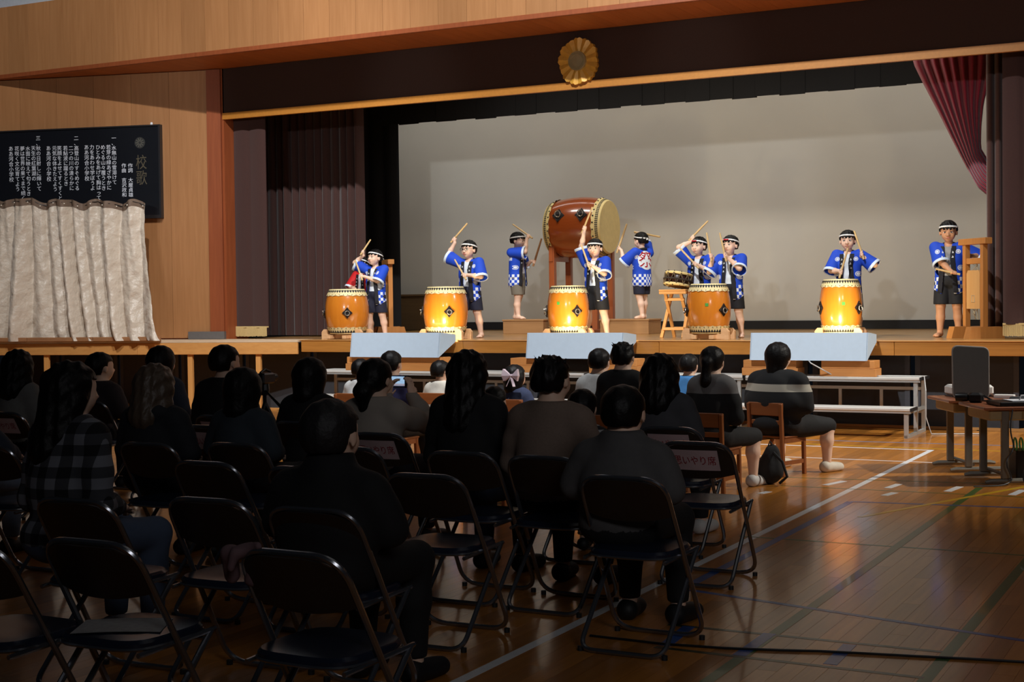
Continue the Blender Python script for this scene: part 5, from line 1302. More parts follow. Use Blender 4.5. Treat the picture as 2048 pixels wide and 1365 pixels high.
for k, lb in (('c2', 'paper sign with red lettering taped to the empty chair near the court line'), ('c3', 'paper sign with red lettering on the chair under the charcoal cardigan'), ('c8', 'paper sign with red lettering on the phone-filming person\'s chair'),
              ('c18', 'paper sign with red lettering on the grey-bloused person\'s chair'), ('c20', 'paper sign with red lettering on the chair by the video camera'), ('c21', 'paper sign with red lettering on the empty chair behind the video camera')): seat_sign(FC[k], lb)

m_chairw = wood('school_chair_wood', rgb(120, 66, 32), rgb(156, 92, 50), 'x', 0.4, coat=0.3, rnd=0.1)
m_chairwz = wood('school_chair_post', rgb(120, 66, 32), rgb(156, 92, 50), 'z', 0.4, coat=0.3, rnd=0.1)
def make_school():
    t = thing('school_chair', 'x', 'chair', group='small wooden school chairs')
    for s in (-1, 1):
        MB().bar((s*0.165, -0.165, 0), (s*0.165, -0.20, 0.635), 0.03, 0.036, up=(0, 1, 0), bev=0.004).build('leg', m_chairwz, t)
        MB().bar((s*0.165, 0.16, 0), (s*0.165, 0.15, 0.335), 0.03, 0.036, up=(0, 1, 0), bev=0.004).build('leg', m_chairwz, t)
        MB().box(s*0.165-0.010, s*0.165+0.010, -0.155, 0.145, 0.10, 0.135).build('side_stretcher', m_chairw, t)
        MB().box(s*0.165-0.010, s*0.165+0.010, -0.155, 0.145, 0.29, 0.335).build('side_rail', m_chairw, t)
    MB().box(-0.15, 0.15, -0.175, -0.155, 0.10, 0.135).build('rear_stretcher', m_chairw, t)
    MB().box(-0.15, 0.15, 0.14, 0.16, 0.29, 0.335).build('front_rail', m_chairw, t)
    MB().box(-0.185, 0.185, -0.165, 0.185, 0.335, 0.352, bev=0.006).build('seat', m_chairw, t)
    MB().bar((-0.18, -0.187, 0.585), (0.18, -0.187, 0.585), 0.018, 0.115, bev=0.005).build('backrest', m_chairw, t)
    MB().bar((-0.15, -0.182, 0.47), (0.15, -0.182, 0.47), 0.014, 0.04, bev=0.004).build('back_slat', m_chairw, t)
    return t
school0 = make_school(); school_used = [False]
def school(x, y, label, turn=0.0):
    if not school_used[0]:
        school_used[0] = True; school0.location = (x, y, 0); school0.rotation_euler = (0, 0, turn); school0['label'] = label; return school0
    return dup(school0, (x, y, 0), turn, label)

# ================================================================== THE AUDIENCE
m_hair2 = plain('light_brown_hair', rgb(92, 76, 62), 0.45, var=0.3, scale=60, bump=0.3)
def cloth(name, col, rough=0.85, sc=30): return plain(name, rgb(*col), rough, var=0.15, scale=sc, bump=0.15)
def plaid():
    m, nt, b = nodes_of('plaid_flannel'); tc = N(nt, 'ShaderNodeTexCoord'); sp = N(nt, 'ShaderNodeSeparateXYZ'); nt.links.new(tc.outputs['Object'], sp.inputs[0])
    fx = mth(nt, 'LESS_THAN', mth(nt, 'FRACT', mth(nt, 'DIVIDE', sp.outputs[0], 0.095)), 0.5); fz = mth(nt, 'LESS_THAN', mth(nt, 'FRACT', mth(nt, 'DIVIDE', sp.outputs[2], 0.095)), 0.5)
    f = mth(nt, 'MULTIPLY', mth(nt, 'ADD', fx, fz), 0.5)
    nt.links.new(mixc(nt, mth(nt, 'POWER', f, 2.2), rgb(16, 16, 20), rgb(120, 122, 130)), b.inputs['Base Color']); setp(b, Roughness=0.9); return m
def stripes(name, z0, z1, base, stripe, z2=None):
    m, nt, b = nodes_of(name); tc = N(nt, 'ShaderNodeTexCoord'); sp = N(nt, 'ShaderNodeSeparateXYZ'); nt.links.new(tc.outputs['Object'], sp.inputs[0])
    if z2: f = mth(nt, 'LESS_THAN', mth(nt, 'FRACT', mth(nt, 'DIVIDE', sp.outputs[2], z2)), 0.4)
    else: f = mth(nt, 'MULTIPLY', mth(nt, 'GREATER_THAN', sp.outputs[2], z0), mth(nt, 'LESS_THAN', sp.outputs[2], z1))
    nt.links.new(mixc(nt, f, base, stripe), b.inputs['Base Color']); setp(b, Roughness=0.9); return m
def seated(label, px, ytop, Y, top, legs_m, hair='short', sw=0.195, seat=0.445, turn=0.0, look=(0, 0), lean=0.03, hair_m=None, hands=None, vox=0.014, hh=None, bulk=1.0, shoes=None, short_legs=False, child=False,
           short_sleeve=False, sock=None, hoodie=False, knee=0.0, feet_dx=0.0, collar=0.0):
    p = onY(px, ytop, Y+lean*0.8); base = Vector((p.x, Y, 0)); ztop = p.z-0.012
    heading = PI+turn
    root = thing('person', label, 'person', base, heading); Ri = Rz(-heading)
    g = 0.74 if child else 1.0
    hz = seat+0.085*g; hh = hh or (0.205 if child else 0.232)
    hc = A3(0, -lean, ztop-hh*0.51); Rh = Rz(math.radians(look[0]))@Rx(math.radians(look[1]))
    nz = ztop-hh-0.005; sz = nz-0.05*g; ly = -lean
    tor = [('e', A3(0, 0.03, hz+0.01), A3(0.165*bulk, 0.125*bulk, 0.105)*g), ('e', A3(0, 0.035+ly*0.4, (hz+sz)/2-0.02), A3(sw*0.80*bulk, 0.115*g*bulk, 0.17*g)), ('e', A3(0, 0.02+ly*0.8, sz-0.115*g), A3(sw*0.86, 0.115*g*bulk, 0.17*g)),
           ('c', A3(-sw+0.07*g, 0.02+ly*0.9, sz-0.035), A3(sw-0.07*g, 0.02+ly*0.9, sz-0.035), 0.058*g, 0.058*g), ('c', A3(0, 0.02+ly*0.9, nz-0.03*g), A3(-sw*0.68, 0.02+ly*0.9, sz-0.03), 0.062*g, 0.05*g), ('c', A3(0, 0.02+ly*0.9, nz-0.03*g), A3(sw*0.68, 0.02+ly*0.9, sz-0.03), 0.062*g, 0.05*g), ('c', A3(0, 0.03+ly, sz), A3(0, 0.01+ly, nz+0.035), 0.068*g, 0.055*g)]
    neck = [('c', A3(0, 0.02+ly, sz), hc-A3(0, -0.02, 0.05), 0.055*g, 0.052*g)]
    if collar: tor.append(('c', A3(0, 0.03+ly, sz+0.02), A3(0, 0.012+ly, nz+0.02+collar), 0.078*g, 0.07*g))
    arms = []; fore = []; hp = []
    for i, s in enumerate((-1, 1)):
        sh = A3(s*(sw-0.035*g), 0.02+ly*0.9, sz-0.05)
        if hands:
            tgt = Ri@(np.array(onY(hands[i][0], hands[i][1], Y+hands[i][2]))-np.array(base)); el, wr = ik(sh, tgt, 0.29*g, 0.25*g, A3(s*0.9, -0.1, -1))
            hp += open_hand(wr, A3(-s*0.25, -0.2, 0.9), A3(s, 0.2, 0.1), 1.0*g, -s, 0.5)
        else:
            el = A3(s*(sw+0.025), -0.02, hz+0.16*g); wr = A3(s*0.10*g, -0.23*g, hz+0.115*g); hp += open_hand(wr, A3(-s*0.5, -1, -0.25), A3(0, 0, 1), 1.0*g, s, 0.3)
        arms += [('c', sh, sh*0.5+el*0.5, 0.058*g, 0.052*g), ('c', sh*0.5+el*0.5, el, 0.052*g, 0.045*g)]; fore += [('c', el, wr*0.5+el*0.5, 0.044*g, 0.04*g), ('c', wr*0.5+el*0.5, wr, 0.038*g, 0.028*g)]
    lg = []; th = []; sho = []
    for s in (-1, 1):
        hip = A3(s*0.085*g, 0.0, hz-0.005); kn = A3(s*(0.12+knee)*g+feet_dx*(1 if s < 0 else 0), -0.43*g, seat+0.055*g); an = A3(s*(0.125+knee)*g+feet_dx*(1 if s < 0 else 0), -0.40*g, 0.085)
        th += [('c', hip, kn, 0.085*g*bulk, 0.062*g)]; lg += [('c', kn, kn*0.6+an*0.4+A3(0, 0.015, 0), 0.058*g, 0.058*g), ('c', kn*0.6+an*0.4+A3(0, 0.012, 0), an, 0.055*g, 0.038*g)]
        sho.append([('c', an+A3(0, 0.03*g, -0.038), an+A3(s*0.03, -0.16*g, -0.052), 0.05*g, 0.036*g), ('e', an+A3(s*0.015, -0.10*g, -0.05), A3(0.045, 0.095, 0.034)*g)])
    vol_obj('body', tor+neck+arms+fore+hp+th+lg+head_prims(hc, hh, Rh), vox, m_skin, root, 0.03)
    slv = arms if short_sleeve else arms+fore
    vol_obj('top', tor+slv, vox, top, root, 0.045, 0.014, cuts=(lambda X, Y, Z: Z-nz-0.012-collar+0*X, lambda X, Y, Z: hz-0.06-Z+0*X), smooth_it=2)
    if hoodie: vol_obj('hood', [('e', A3(0, 0.085+ly, sz+0.01), A3(0.15, 0.085, 0.075)), ('e', A3(0, 0.10+ly, sz-0.06), A3(0.11, 0.06, 0.09))], vox, top, root, 0.03)
    vol_obj('shorts' if short_legs else 'trousers', [('e', A3(0, 0.03, hz), A3(0.165*bulk, 0.125*bulk, 0.10)*g)]+th+([] if short_legs else lg), vox, legs_m, root, 0.03, 0.012, cuts=(lambda X, Y, Z: hz+0.07-Z*-1-2*hz-0.14 if False else Z-hz-0.09+0*X, lambda X, Y, Z: (seat-0.09 if short_legs else 0.10)-Z+0*X))
    for q in sho: vol_obj('shoe', q, 0.011, shoes or m_rcap, root, 0.02, 0.004, cuts=(lambda X, Y, Z: -Z+0.002+0*X,))
    hm = hair_m or m_hair; T = lambda *v: hc+Rh@(A3(*v)*hh)
    ex = []
    if hair == 'long': ex = [('c', T(0, 0.16, 0.0), T(0, 0.42, -1.15), 0.45*hh, 0.40*hh), ('c', T(0.3, 0.1, -0.1), T(0.34, 0.3, -0.9), 0.2*hh, 0.18*hh), ('c', T(-0.3, 0.1, -0.1), T(-0.34, 0.3, -0.9), 0.2*hh, 0.18*hh)]
    if hair == 'bob': ex = [('c', T(0, 0.13, 0.0), T(0, 0.25, -0.5), 0.47*hh, 0.40*hh), ('c', T(0.28, 0.08, -0.1), T(0.3, 0.12, -0.48), 0.2*hh, 0.16*hh), ('c', T(-0.28, 0.08, -0.1), T(-0.3, 0.12, -0.48), 0.2*hh, 0.16*hh)]
    if hair == 'wavy': ex = [('c', T(0, 0.16, 0.0), T(0, 0.34, -0.75), 0.5*hh, 0.5*hh), ('c', T(0.33, 0.1, -0.1), T(0.42, 0.22, -0.68), 0.2*hh, 0.2*hh), ('c', T(-0.33, 0.1, -0.1), T(-0.42, 0.22, -0.68), 0.2*hh, 0.2*hh)]
    if hair == 'pony': ex = [('e', T(0, 0.60, -0.02), A3(0.13, 0.13, 0.13)*hh), ('c', T(0, 0.62, -0.05), T(0.05, 0.58, -0.72), 0.16*hh, 0.20*hh), ('c', T(0.05, 0.58, -0.72), T(0.06, 0.52, -1.0), 0.19*hh, 0.07*hh)]
    if hair == 'straight': ex = [('c', T(0, 0.13, 0.0), T(0.02, 0.36, -0.85), 0.45*hh, 0.24*hh)]
    if hair == 'bun': ex = [('e', T(0, 0.58, -0.30), A3(0.27, 0.22, 0.24)*hh), ('c', T(0, 0.58, -0.35), T(0.02, 0.50, -0.75), 0.2*hh, 0.17*hh)]
    pr = [('e', T(0, 0.08, 0.115), A3(0.445, 0.525, 0.45)*hh, Rh), ('e', T(0, 0.22, -0.06), A3(0.36, 0.345, 0.34)*hh, Rh)]+ex
    if hair == 'spiky':
        for k in range(14):
            a = k*2.4; r_ = 0.12+0.25*(k/14); q = (r_*math.cos(a), 0.1+r_*math.sin(a), 0.48-0.25*r_); pr.append(('c', T(*q), T(q[0]*1.35, q[1]*1.25+0.03, q[2]+0.13), 0.06*hh, 0.02*hh, {'k': 0.01}))
    def cut(X, Y, Z):
        x = (X-hc[0])*Rh[0, 0]+(Y-hc[1])*Rh[1, 0]+(Z-hc[2])*Rh[2, 0]; y = (X-hc[0])*Rh[0, 1]+(Y-hc[1])*Rh[1, 1]+(Z-hc[2])*Rh[2, 1]; z = (X-hc[0])*Rh[0, 2]+(Y-hc[1])*Rh[1, 2]+(Z-hc[2])*Rh[2, 2]
        return np.where(y < -0.08*hh, 0.2*hh, -3.0 if ex else np.where(y < 0.14*hh, 0.02*hh, -0.26*hh))-z if not ex else np.where((y < -0.08*hh) & (np.abs(x) < 0.36*hh), 0.2*hh-z, -0.05+0*x)
    vol_obj('hair', pr, 0.009, hm, root, 0.035, 0, cuts=(cut,), noise=HAIRN(0.004 if hair in ('wavy', 'spiky', 'long') else 0.0015, 0.7), smooth_it=3)
    return root
black = cloth('black_cotton', (16, 16, 18)); dkgrey = cloth('dark_grey_cotton', (80, 78, 78)); jeans = cloth('dark_denim', (34, 40, 56)); navy = cloth('navy_cotton', (26, 30, 52))
seated('person in plain black seated just ahead of the mauve garment', 663, 797, 4.6, black, black, 'bob' if False else 'short', sw=0.235, hh=0.25, bulk=1.15, lean=0.02, collar=0.05, hair_m=plain('soft_black_hair', rgb(26, 24, 25), 0.6, var=0.3, scale=60, bump=0.4))
seated('person in a grey and black plaid shirt and jeans', 138, 722, 4.72, plaid(), cloth('blue_denim', (70, 84, 108)), 'long', sw=0.20, look=(-14, 4), lean=0.08, turn=-0.12)
seated('person in a plain dark grey collared shirt on a folding chair', 1246, 769, 6.05, dkgrey, black, 'short', sw=0.215, lean=0.06, look=(4, 0), bulk=1.05, collar=0.03)
seated('person in a brown knit sweater on a folding chair', 1103, 711, 6.8, cloth('brown_knit', (122, 104, 92), sc=90), black, 'spiky', sw=0.215, look=(-8, 0))
seated('person in black and jeans seated beside the brown knit sweater', 938, 699, 6.95, black, jeans, 'long', sw=0.20, look=(-4, 0))
ph_Y = 7.55; ph_p = onY(798, 764, 8.02)
seated('person in a pale patterned sweater filming with a raised phone', 752, 716, ph_Y, cloth('pale_patterned_knit', (158, 148, 138), sc=10), jeans, 'bun', sw=0.205, look=(-8, 0), vox=0.0105, hands=((824, 792, 0.36), (774, 795, 0.36)))
seated('person in dark clothes seated beside the one filming with a phone', 621, 714, 7.85, black, black, 'bob', sw=0.19)
seated('person in a dark blue-grey top behind the video camera tripod', 487, 734, 6.85, cloth('blue_grey_jersey', (46, 54, 62)), black, 'bob', sw=0.185, lean=0.05)
seated('person in black with head turned beside the video camera tripod', 451, 689, 8.3, black, black, 'short', sw=0.205, look=(-16, 0), turn=0.1)
seated('person in a navy jacket ahead of the dark hooded top', 323, 691, 8.9, cloth('navy_jacket', (38, 46, 62)), black, 'bob', sw=0.185)
seated('person in a dark hooded top on a folding chair', 312, 727, 6.62, cloth('dark_hoodie', (30, 32, 38)), black, 'wavy', sw=0.21, hair_m=m_hair2, hoodie=True, bulk=1.05)
seated('person in a dark maroon knit with head turned aside', 201, 704, 9.0, cloth('dark_maroon_knit', (40, 30, 34)), black, 'short', sw=0.19, look=(-20, 0))
seated('person in a grey blouse on a folding chair with paper sign', 38, 699, 8.15, cloth('grey_blouse', (118, 118, 116)), black, 'wavy', sw=0.175, look=(6, 0))
seated('person in a dark jacket and pale jeans', -50, 770, 6.2, cloth('dark_jacket', (44, 52, 66)), cloth('pale_denim', (130, 146, 170)), 'short', sw=0.2)
seated('person in a charcoal cardigan ahead of a chair with paper sign', 1321, 707, 8.6, cloth('charcoal_cardigan', (66, 66, 70)), black, 'wavy', sw=0.20, shoes=plain('white_shoe', rgb(210, 208, 204), 0.6))
seated('person in a finely striped black and white top', 1166, 777, 7.8, stripes('fine_striped_knit', 0, 0, rgb(24, 24, 28), rgb(150, 150, 150), z2=0.035), black, 'short', sw=0.15, child=True, seat=0.445, turn=0.1)

def kid(label, px, ytop, Y, top, hair='short', sw=0.15, chairlab=None, child=True, **kw):
    r = seated(label, px, ytop, Y, top, kw.pop('legs', black), hair, sw=sw, seat=0.354, child=child, **kw)
    if chairlab: school(r.location.x, Y-0.0, chairlab, kw.get('turn', 0.0))
    return r
white_c = cloth('white_shirt', (214, 214, 212)); 
kid('person in a white shirt beside the navy track jacket', 722, 717, 12.3, white_c, sw=0.155, chairlab='school chair under the white shirt by the track jacket')
kid('person in a navy track jacket beyond the raised phone', 783, 701, 10.9, cloth('navy_track_jacket', (34, 32, 74)), sw=0.185, chairlab='school chair under the navy track jacket', child=False, hh=0.215)
kid('person in a cream shirt with head turned aside', 882, 720, 12.6, cloth('cream_shirt', (202, 196, 184)), look=(-22, 0), chairlab='school chair under the cream shirt')
rb_kid = kid('person in a navy dress wearing a pale ribbon bow', 1031, 729, 12.0, cloth('navy_dress', (44, 54, 84)), hair='bob', sw=0.14, look=(-24, 0), chairlab='school chair under the ribbon bow and navy dress')
kid('person in black almost hidden behind another person in black', 990, 772, 9.7, black, sw=0.14, chairlab='school chair under the almost hidden person in black')
kid('person in a light grey shirt next to the black shirt', 1199, 696, 11.2, cloth('light_grey_shirt', (190, 190, 188)), sw=0.17, child=False, hh=0.21, chairlab='school chair under the light grey shirt')
kid('person in a black shirt next to the light grey shirt', 1246, 684, 10.6, black, 'spiky', sw=0.18, child=False, hh=0.215, chairlab='school chair under the black shirt')
kid('person in a bright blue shirt', 1378, 707, 12.9, cloth('blue_shirt', (60, 120, 176)), sw=0.15, chairlab='school chair under the bright blue shirt')
pw = kid('person in a grey-yoked black top and white shoes', 1425, 692, 11.05, stripes('grey_black_top', 0.79, 2.0, rgb(18, 18, 20), rgb(110, 108, 108)), 'pony', sw=0.175, child=False, hh=0.22, short_legs=True, shoes=plain('white_shoe2', rgb(206, 204, 200), 0.6), knee=0.06, turn=-0.08,
         chairlab='school chair under the grey-yoked black top')
bw_ = kid('person in black top with one pale stripe above the backpack', 1556, 684, 12.3, stripes('black_pale_stripe', 0.735, 0.80, rgb(20, 20, 22), rgb(170, 164, 150)), 'straight', sw=0.27, child=False, hh=0.235, bulk=1.4, short_legs=True, short_sleeve=True, shoes=plain('cream_trainer', rgb(216, 208, 192), 0.6), knee=0.12, turn=-0.3,
          chairlab='school chair under the top with one pale stripe', hair_m=m_hair)
# ribbon in the hair
def ribbon():
    p = onY(1022, 752, 11.86); t = thing('hair_ribbon', 'pale pink ribbon bow worn over a navy dress', 'ribbon', p)
    m = plain('pale_ribbon', rgb(206, 188, 198), 0.6)
    for s in (-1, 1):
        MB().add([(0, 0, 0), (s*0.075, -0.02, 0.065), (s*0.085, -0.035, 0.0), (s*0.07, -0.02, -0.05), (0, 0.015, 0), (s*0.07, 0.02, 0.06), (s*0.08, 0.02, 0), (s*0.065, 0.02, -0.05)], [(0, 1, 2, 3), (4, 7, 6, 5), (0, 4, 5, 1), (1, 5, 6, 2), (2, 6, 7, 3), (3, 7, 4, 0)]).build('loop', m, t)
        MB().bar((0, 0, 0), (s*0.04, -0.02, -0.10), 0.03, 0.006).build('tail', m, t)
    MB().lathe([(0.012, -0.015), (0.018, 0), (0.012, 0.015)], 8).build('knot', m, t)
ribbon()
# ================================================================== SMALL THINGS
def screen_mat(name, k):
    m, nt, b = nodes_of(name); tc = N(nt, 'ShaderNodeTexCoord'); sp = N(nt, 'ShaderNodeSeparateXYZ'); nt.links.new(tc.outputs['Generated'], sp.inputs[0])
    no = N(nt, 'ShaderNodeTexNoise'); no.inputs['Scale'].default_value = 9; nt.links.new(tc.outputs['Generated'], no.inputs['Vector'])
    low = mth(nt, 'LESS_THAN', sp.outputs[2], 0.33); col = mixc(nt, no.outputs['Fac'], rgb(120, 170, 220), rgb(190, 215, 235))
    col = mixc(nt, mth(nt, 'MULTIPLY', low, no.outputs['Fac']), col, rgb(150, 90, 50)); col = mixc(nt, mth(nt, 'LESS_THAN', sp.outputs[2], 0.12), col, rgb(20, 24, 40))
    nt.links.new(col, b.inputs['Emission Color']); b.inputs['Emission Strength'].default_value = k; b.inputs['Base Color'].default_value = (0.01, 0.01, 0.01, 1); return m
m_dev = plain('black_device', rgb(20, 20, 22), 0.35)
ph = thing('smartphone', 'smartphone held up sideways, its screen showing the stage', 'phone', ph_p)
MB().box(-0.082, 0.082, -0.004, 0.004, -0.04, 0.04, bev=0.004).build('case', m_dev, ph)
MB().box(-0.074, 0.045, -0.0052, -0.004, -0.035, 0.035).build('display', screen_mat('phone_display', 0.9), ph)
MB().lathe([(0.008, 0), (0.008, 0.002)], 12, R=RX, c=(0.062, -0.004, 0.0)).build('shutter_button', plain('white_button', rgb(200, 200, 200), 0.4), ph)

# video camera on a tripod
vc = onY(529, 748, 9.2); tri = thing('tripod', 'black tripod with pan handle carrying the video camera', 'tripod', (vc.x, 9.2, 0))
hz_ = vc.z-0.08
MB().tube([(0, 0, 0.45), (0, 0, hz_)], 0.016, 8).build('column', m_dev, tri); MB().lathe([(0.03, hz_-0.09), (0.04, hz_-0.05), (0.035, hz_)], 12).build('pan_head', m_dev, tri)
for k in range(3):
    a = k*2*PI/3+0.5; MB().tube([(0, 0, hz_-0.15), (0.38*math.cos(a), 0.38*math.sin(a), 0.0)], [0.016, 0.011], 8).build('leg', m_dev, tri)
MB().tube([(0.02, -0.02, hz_-0.05), (0.28, -0.12, hz_-0.20)], [0.008, 0.014], 8).build('pan_handle', m_dev, tri)
cm_ = thing('video_camera', 'small black video camera with a lit flip-out screen', 'camera', (vc.x, 9.2, hz_+0.001))
MB().box(-0.035, 0.045, -0.07, 0.09, 0, 0.085, bev=0.012).build('camera_body', m_dev, cm_); MB().lathe([(0.03, 0), (0.033, 0.04), (0.028, 0.045)], 14, R=Matrix.Rotation(-PI/2, 3, 'X'), c=(0.005, 0.09, 0.045)).build('lens', m_dev, cm_)
MB().tube([(0.005, -0.06, 0.088), (0.005, 0.0, 0.115), (0.005, 0.07, 0.092)], 0.010, 8).build('grip_handle', m_dev, cm_)
f_ = MB().box(-0.115, -0.038, -0.045, -0.035, 0.012, 0.075, bev=0.003).build('flip_screen', m_dev, cm_); MB().box(-0.110, -0.055, -0.0465, -0.045, 0.02, 0.068).build('display', screen_mat('camcorder_display', 0.8), f_)

# desks with the projector
m_dtop = wood('desk_top_redwood', rgb(132, 76, 50), rgb(160, 98, 66), 'y', 0.35, coat=0.3); m_dmetal = plain('grey_desk_metal', rgb(120, 116, 106), 0.5, metal=0.3); m_drawer = plain('beige_tray', rgb(168, 152, 112), 0.6)
DZ = 0.64
def desk(label, o, rz):
    t = thing('school_desk', label, 'desk', (o[0], o[1], 0), rz)
    MB().box(-0.03, 0.72, -0.325, 0.325, DZ-0.025, DZ, bev=0.005).build('desk_top', m_dtop, t)
    MB().box(0.03, 0.66, -0.27, 0.27, DZ-0.115, DZ-0.027, bev=0.012).build('book_tray', m_drawer, t)
    for s in (-1, 1):
        MB().box(0.13, 0.19, s*0.26-0.018, s*0.26+0.018, 0.05, DZ-0.03, bev=0.004).build('leg', m_dmetal, t)
        MB().tube([(0.0, s*0.26, 0.022), (0.05, s*0.26, 0.03), (0.52, s*0.26, 0.03), (0.57, s*0.26, 0.022)], [0.014, 0.022, 0.022, 0.014], 8).build('foot', m_dmetal, t, smooth=True)
    MB().tube([(0.2, -0.26, 0.07), (0.2, 0.26, 0.07)], 0.015, 8).build('stretcher', m_dmetal, t)
    return t
fa, fb, fc_, fd = (onZ(x, y, 0) for x, y in ((1900, 932), (1938, 946), (1962, 953), (2015, 972)))
def desk_org(p, q):
    d = (q-p).normalized(); rz = math.atan2(d.x, -d.y); m_ = (p+q)/2; o = m_ - Vector((math.cos(rz)*0.16, math.sin(rz)*0.16, 0)); return (o.x, o.y), rz
dA, rA = desk_org(fa, fb); dB, rB = desk_org(fc_, fd)
def dl(o, rz, x, y): return (o[0]+math.cos(rz)*x-math.sin(rz)*y, o[1]+math.sin(rz)*x+math.cos(rz)*y)
desk('school desk carrying the projector and the dark upright panel', dA, rA); desk('school desk carrying the black case and papers', dB, rB)
pj = thing('projector', 'white projector behind the dark upright panel on a desk', 'projector', (*dl(dA, rA, 0.30, 0.16), DZ+0.001), rA)
MB().box(-0.19, 0.19, -0.12, 0.12, 0.012, 0.105, bev=0.02).build('casing', plain('white_casing', rgb(222, 222, 218), 0.45), pj); MB().box(-0.185, 0.185, -0.115, 0.115, 0.0, 0.012).build('base', m_dev, pj)
MB().lathe([(0.04, 0), (0.04, 0.02), (0.03, 0.024)], 16, R=Matrix.Rotation(-PI/2, 3, 'X'), c=(0.1, 0.12, 0.06)).build('lens', m_dev, pj)
pnl = thing('upright_panel', 'dark grey upright panel with rounded corners on a desk', 'panel', (*dl(dA, rA, 0.24, -0.08), DZ+0.001), rA-0.15)
O = rounded([(-0.148, 0, 0.0), (0.148, 0, 0.0), (0.152, 0, 0.44), (-0.15, 0, 0.46)], 0.05, 6, True)
MB().prism([(p.x, p.z) for p in O], -0.02, 0.02, fn=lambda u, v, q: Vector((u, q+v*0.06, v))).build('panel_face', plain('dark_grey_shell', rgb(66, 62, 58), 0.6), pnl)
MB().tube([(p.x, p.z*0.06, p.z) for p in O], 0.012, 6, closed=True).build('panel_rim', plain('grey_rim', rgb(128, 122, 116), 0.45), pnl, smooth=True)
MB().box(-0.10, 0.10, -0.05, 0.09, 0.0, 0.012).build('panel_foot', m_dev, pnl)
cs = thing('black_case', 'flat black case lying open with papers on the nearer desk', 'case', (*dl(dB, rB, 0.34, -0.10), DZ+0.001), rB)
MB().box(-0.22, 0.26, -0.17, 0.17, 0.0, 0.035, bev=0.006).build('case_tray', m_dev, cs); MB().box(-0.1, 0.24, -0.12, 0.12, 0.036, 0.041).build('paper', plain('white_paper', rgb(214, 220, 230), 0.6), cs)
MB().tube([(-0.02, -0.05, 0.04), (0.0, -0.03, 0.08), (0.05, -0.01, 0.08), (0.07, 0.0, 0.045)], 0.006, 6).build('case_handle', plain('grey_plastic', rgb(150, 150, 156), 0.5), cs)
bx_ = tag(MB().box(-0.07, 0.07, -0.05, 0.05, 0, 0.045, bev=0.008).build('control_box', plain('dark_blue_grey_box', rgb(66, 72, 78), 0.5), loc=(*dl(dB, rB, 0.45, 0.22), DZ+0.001)), 'small grey control box at the desk edge beside the papers', 'box')
mcro = thing('camera_bundle', 'black camera with strap lying in front of the upright panel', 'camera', (*dl(dB, rB, 0.07, 0.22), DZ+0.001))
MB().box(-0.05, 0.08, -0.04, 0.04, 0, 0.085, bev=0.02).build('camera_body', m_dev, mcro); MB().lathe([(0.036, 0), (0.04, 0.05), (0.036, 0.10)], 14, R=Matrix.Rotation(-PI/2, 3, 'Y'), c=(-0.05, 0, 0.045)).build('lens', m_dev, mcro, smooth=True)
MB().tube([(0.08, 0, 0.06), (0.14, -0.03, 0.03), (0.17, 0.02, 0.015), (0.1, 0.05, 0.012), (0.02, 0.06, 0.012)], 0.008, 6).build('strap', m_dev, mcro, smooth=True)
tag(MB().box(-0.08, 0.09, -0.05, 0.05, 0, 0.03, bev=0.004).build('white_adapter', plain('white_plastic2', rgb(216, 216, 214), 0.5), loc=(*dl(dA, rA, 0.52, -0.12), DZ+0.001)), 'white adapter lying beside the upright panel', 'adapter')
bb_ = thing('cable_box', 'black box topped by a coil of green cable under the nearer desk', 'box', (*dl(dB, rB, 0.42, 0.0), 0), rB)
MB().box(-0.12, 0.28, -0.13, 0.13, 0.0, 0.26, bev=0.01).build('box_body', m_dev, bb_)
mgc = plain('green_cable', rgb(96, 190, 110), 0.5)
for k in range(7): MB().tube([(-0.08+k*0.05+0.03*math.cos(a), 0.12*math.cos(a), 0.30+0.055*math.sin(a)) for a in np.linspace(0, 2*PI, 17)[:-1]], 0.008, 6, closed=True).build('cable_loop', mgc, bb_, smooth=True)
for k, (lb, pts) in enumerate((('black cable hanging in loops from the nearer desk', [(0.2, -0.33, DZ-0.02), (0.17, -0.34, 0.45), (0.22, -0.33, 0.3), (0.12, -0.36, 0.2), (0.2, -0.35, 0.05), (0.1, -0.4, 0.01), (-0.15, -0.42, 0.01)]),
                              ('black cable dropping from the desk beside the cable box', [(0.3, -0.33, DZ-0.02), (0.29, -0.35, 0.4), (0.31, -0.34, 0.2), (0.26, -0.36, 0.03), (0.35, -0.4, 0.01), (0.6, -0.4, 0.01)]))):
    o = thing('hanging_cable', lb, 'cable', (dB[0], dB[1], 0), rB); P_ = rounded(pts, 0.08, 5); MB().tube(P_, 0.006, 6).build('cord', m_dev, o, smooth=True)
# cable across the near floor
P_ = [onZ(x, y, 0.006) for x, y in ((1180, 1272), (1330, 1289), (1450, 1297), (1560, 1301), (1640, 1303), (1720, 1307), (1830, 1313), (1950, 1319), (2100, 1328))]
tag(MB().tube(P_, 0.006, 6).build('floor_cable', m_dev, smooth=True), 'thin black cable lying across the court lines on the open floor', 'cable')
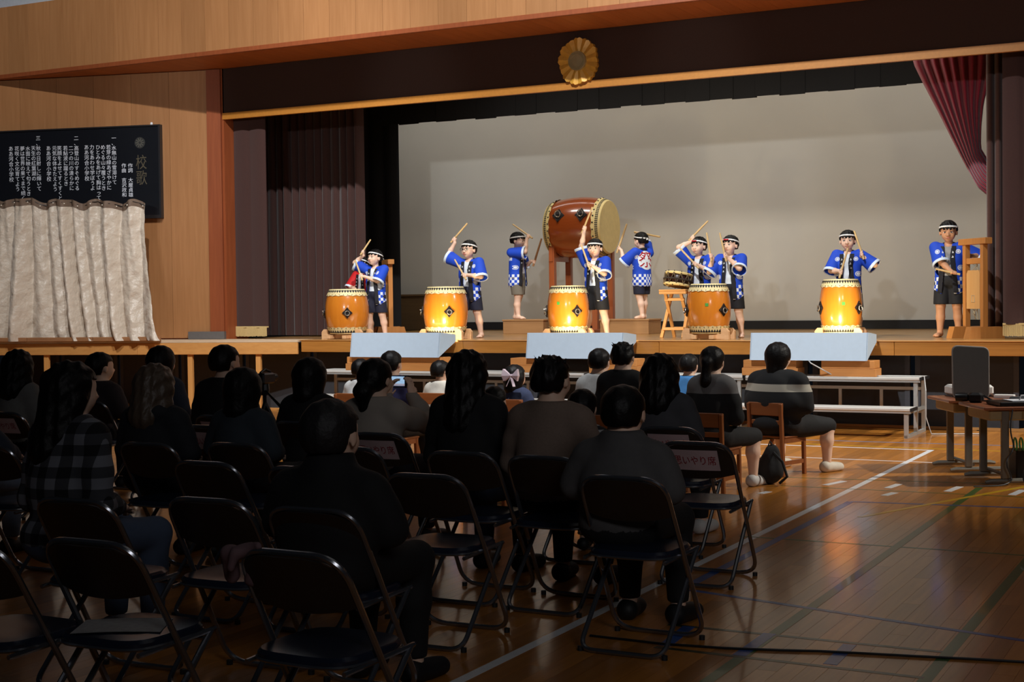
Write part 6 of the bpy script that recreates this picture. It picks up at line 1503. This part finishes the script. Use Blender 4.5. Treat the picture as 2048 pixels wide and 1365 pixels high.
# bag hanging under the big person's chair
def bag():
    m = cloth('black_nylon', (20, 20, 22)); t = thing('backpack', 'black backpack slumped under a school chair', 'bag', (onZ(1543, 968, 0).x, onZ(1543, 968, 0).y-0.02, 0))
    vol_obj('bag_body', [('e', A3(0, 0, 0.13), A3(0.11, 0.09, 0.13)), ('e', A3(0.01, 0.0, 0.24), A3(0.07, 0.06, 0.09)), ('e', A3(-0.02, -0.06, 0.09), A3(0.08, 0.05, 0.075))], 0.010, m, t, 0.03, cuts=(lambda X, Y, Z: 0.002-Z+0*X,), noise=HAIRN(0.003, 0.4))
    MB().tube([(0.04, -0.05, 0.27), (0.13, -0.10, 0.2), (0.17, -0.10, 0.08), (0.10, -0.08, 0.02)], 0.012, 6).build('strap', m, t, smooth=True); MB().tube([(-0.02, 0, 0.31), (0.0, -0.02, 0.36), (0.03, 0, 0.31)], 0.008, 6).build('grab_loop', m, t, smooth=True)
bag()
# sheet of print on the empty chair seat, mauve garment on a chair back
c14 = FC['c14']; pp = thing('printed_sheet', 'printed sheet of paper lying on an empty folding chair seat', 'paper', c14.location+Vector((-0.02, -0.03, 0.4575)), 0.5)
mb = MB(); mb.grid(lambda u, v: (-0.15+0.30*u, -0.105+0.21*v, 0.004*math.sin(3*u)), 8, 4); mb.grid(lambda u, v: (0.15-0.30*u, -0.105+0.21*v, -0.001+0.004*math.sin(3*(1-u))), 8, 4); mb.build('sheet', plain('grey_print_paper', rgb(150, 150, 150), 0.7, var=0.3, scale=40), pp)
c13 = FC['c13']
def garment():
    t = thing('mauve_garment', 'mauve garment thrown over the corner of a folding chair back', 'garment', c13.location+Vector((-0.17, -0.21, 0.765)))
    m = cloth('mauve_knit', (112, 86, 90))
    vol_obj('cloth', [('c', A3(-0.09, 0.03, -0.01), A3(0.05, 0.0, 0.022), 0.022, 0.014), ('c', A3(-0.09, 0.03, -0.01), A3(-0.11, 0.07, -0.09), 0.022, 0.028), ('c', A3(-0.03, -0.012, 0.0), A3(-0.05, -0.02, -0.05), 0.018, 0.014), ('c', A3(0.0, 0.035, 0.0), A3(-0.03, 0.07, -0.10), 0.02, 0.026)], 0.008, m, t, 0.03, noise=HAIRN(0.003, 0.4))
garment()
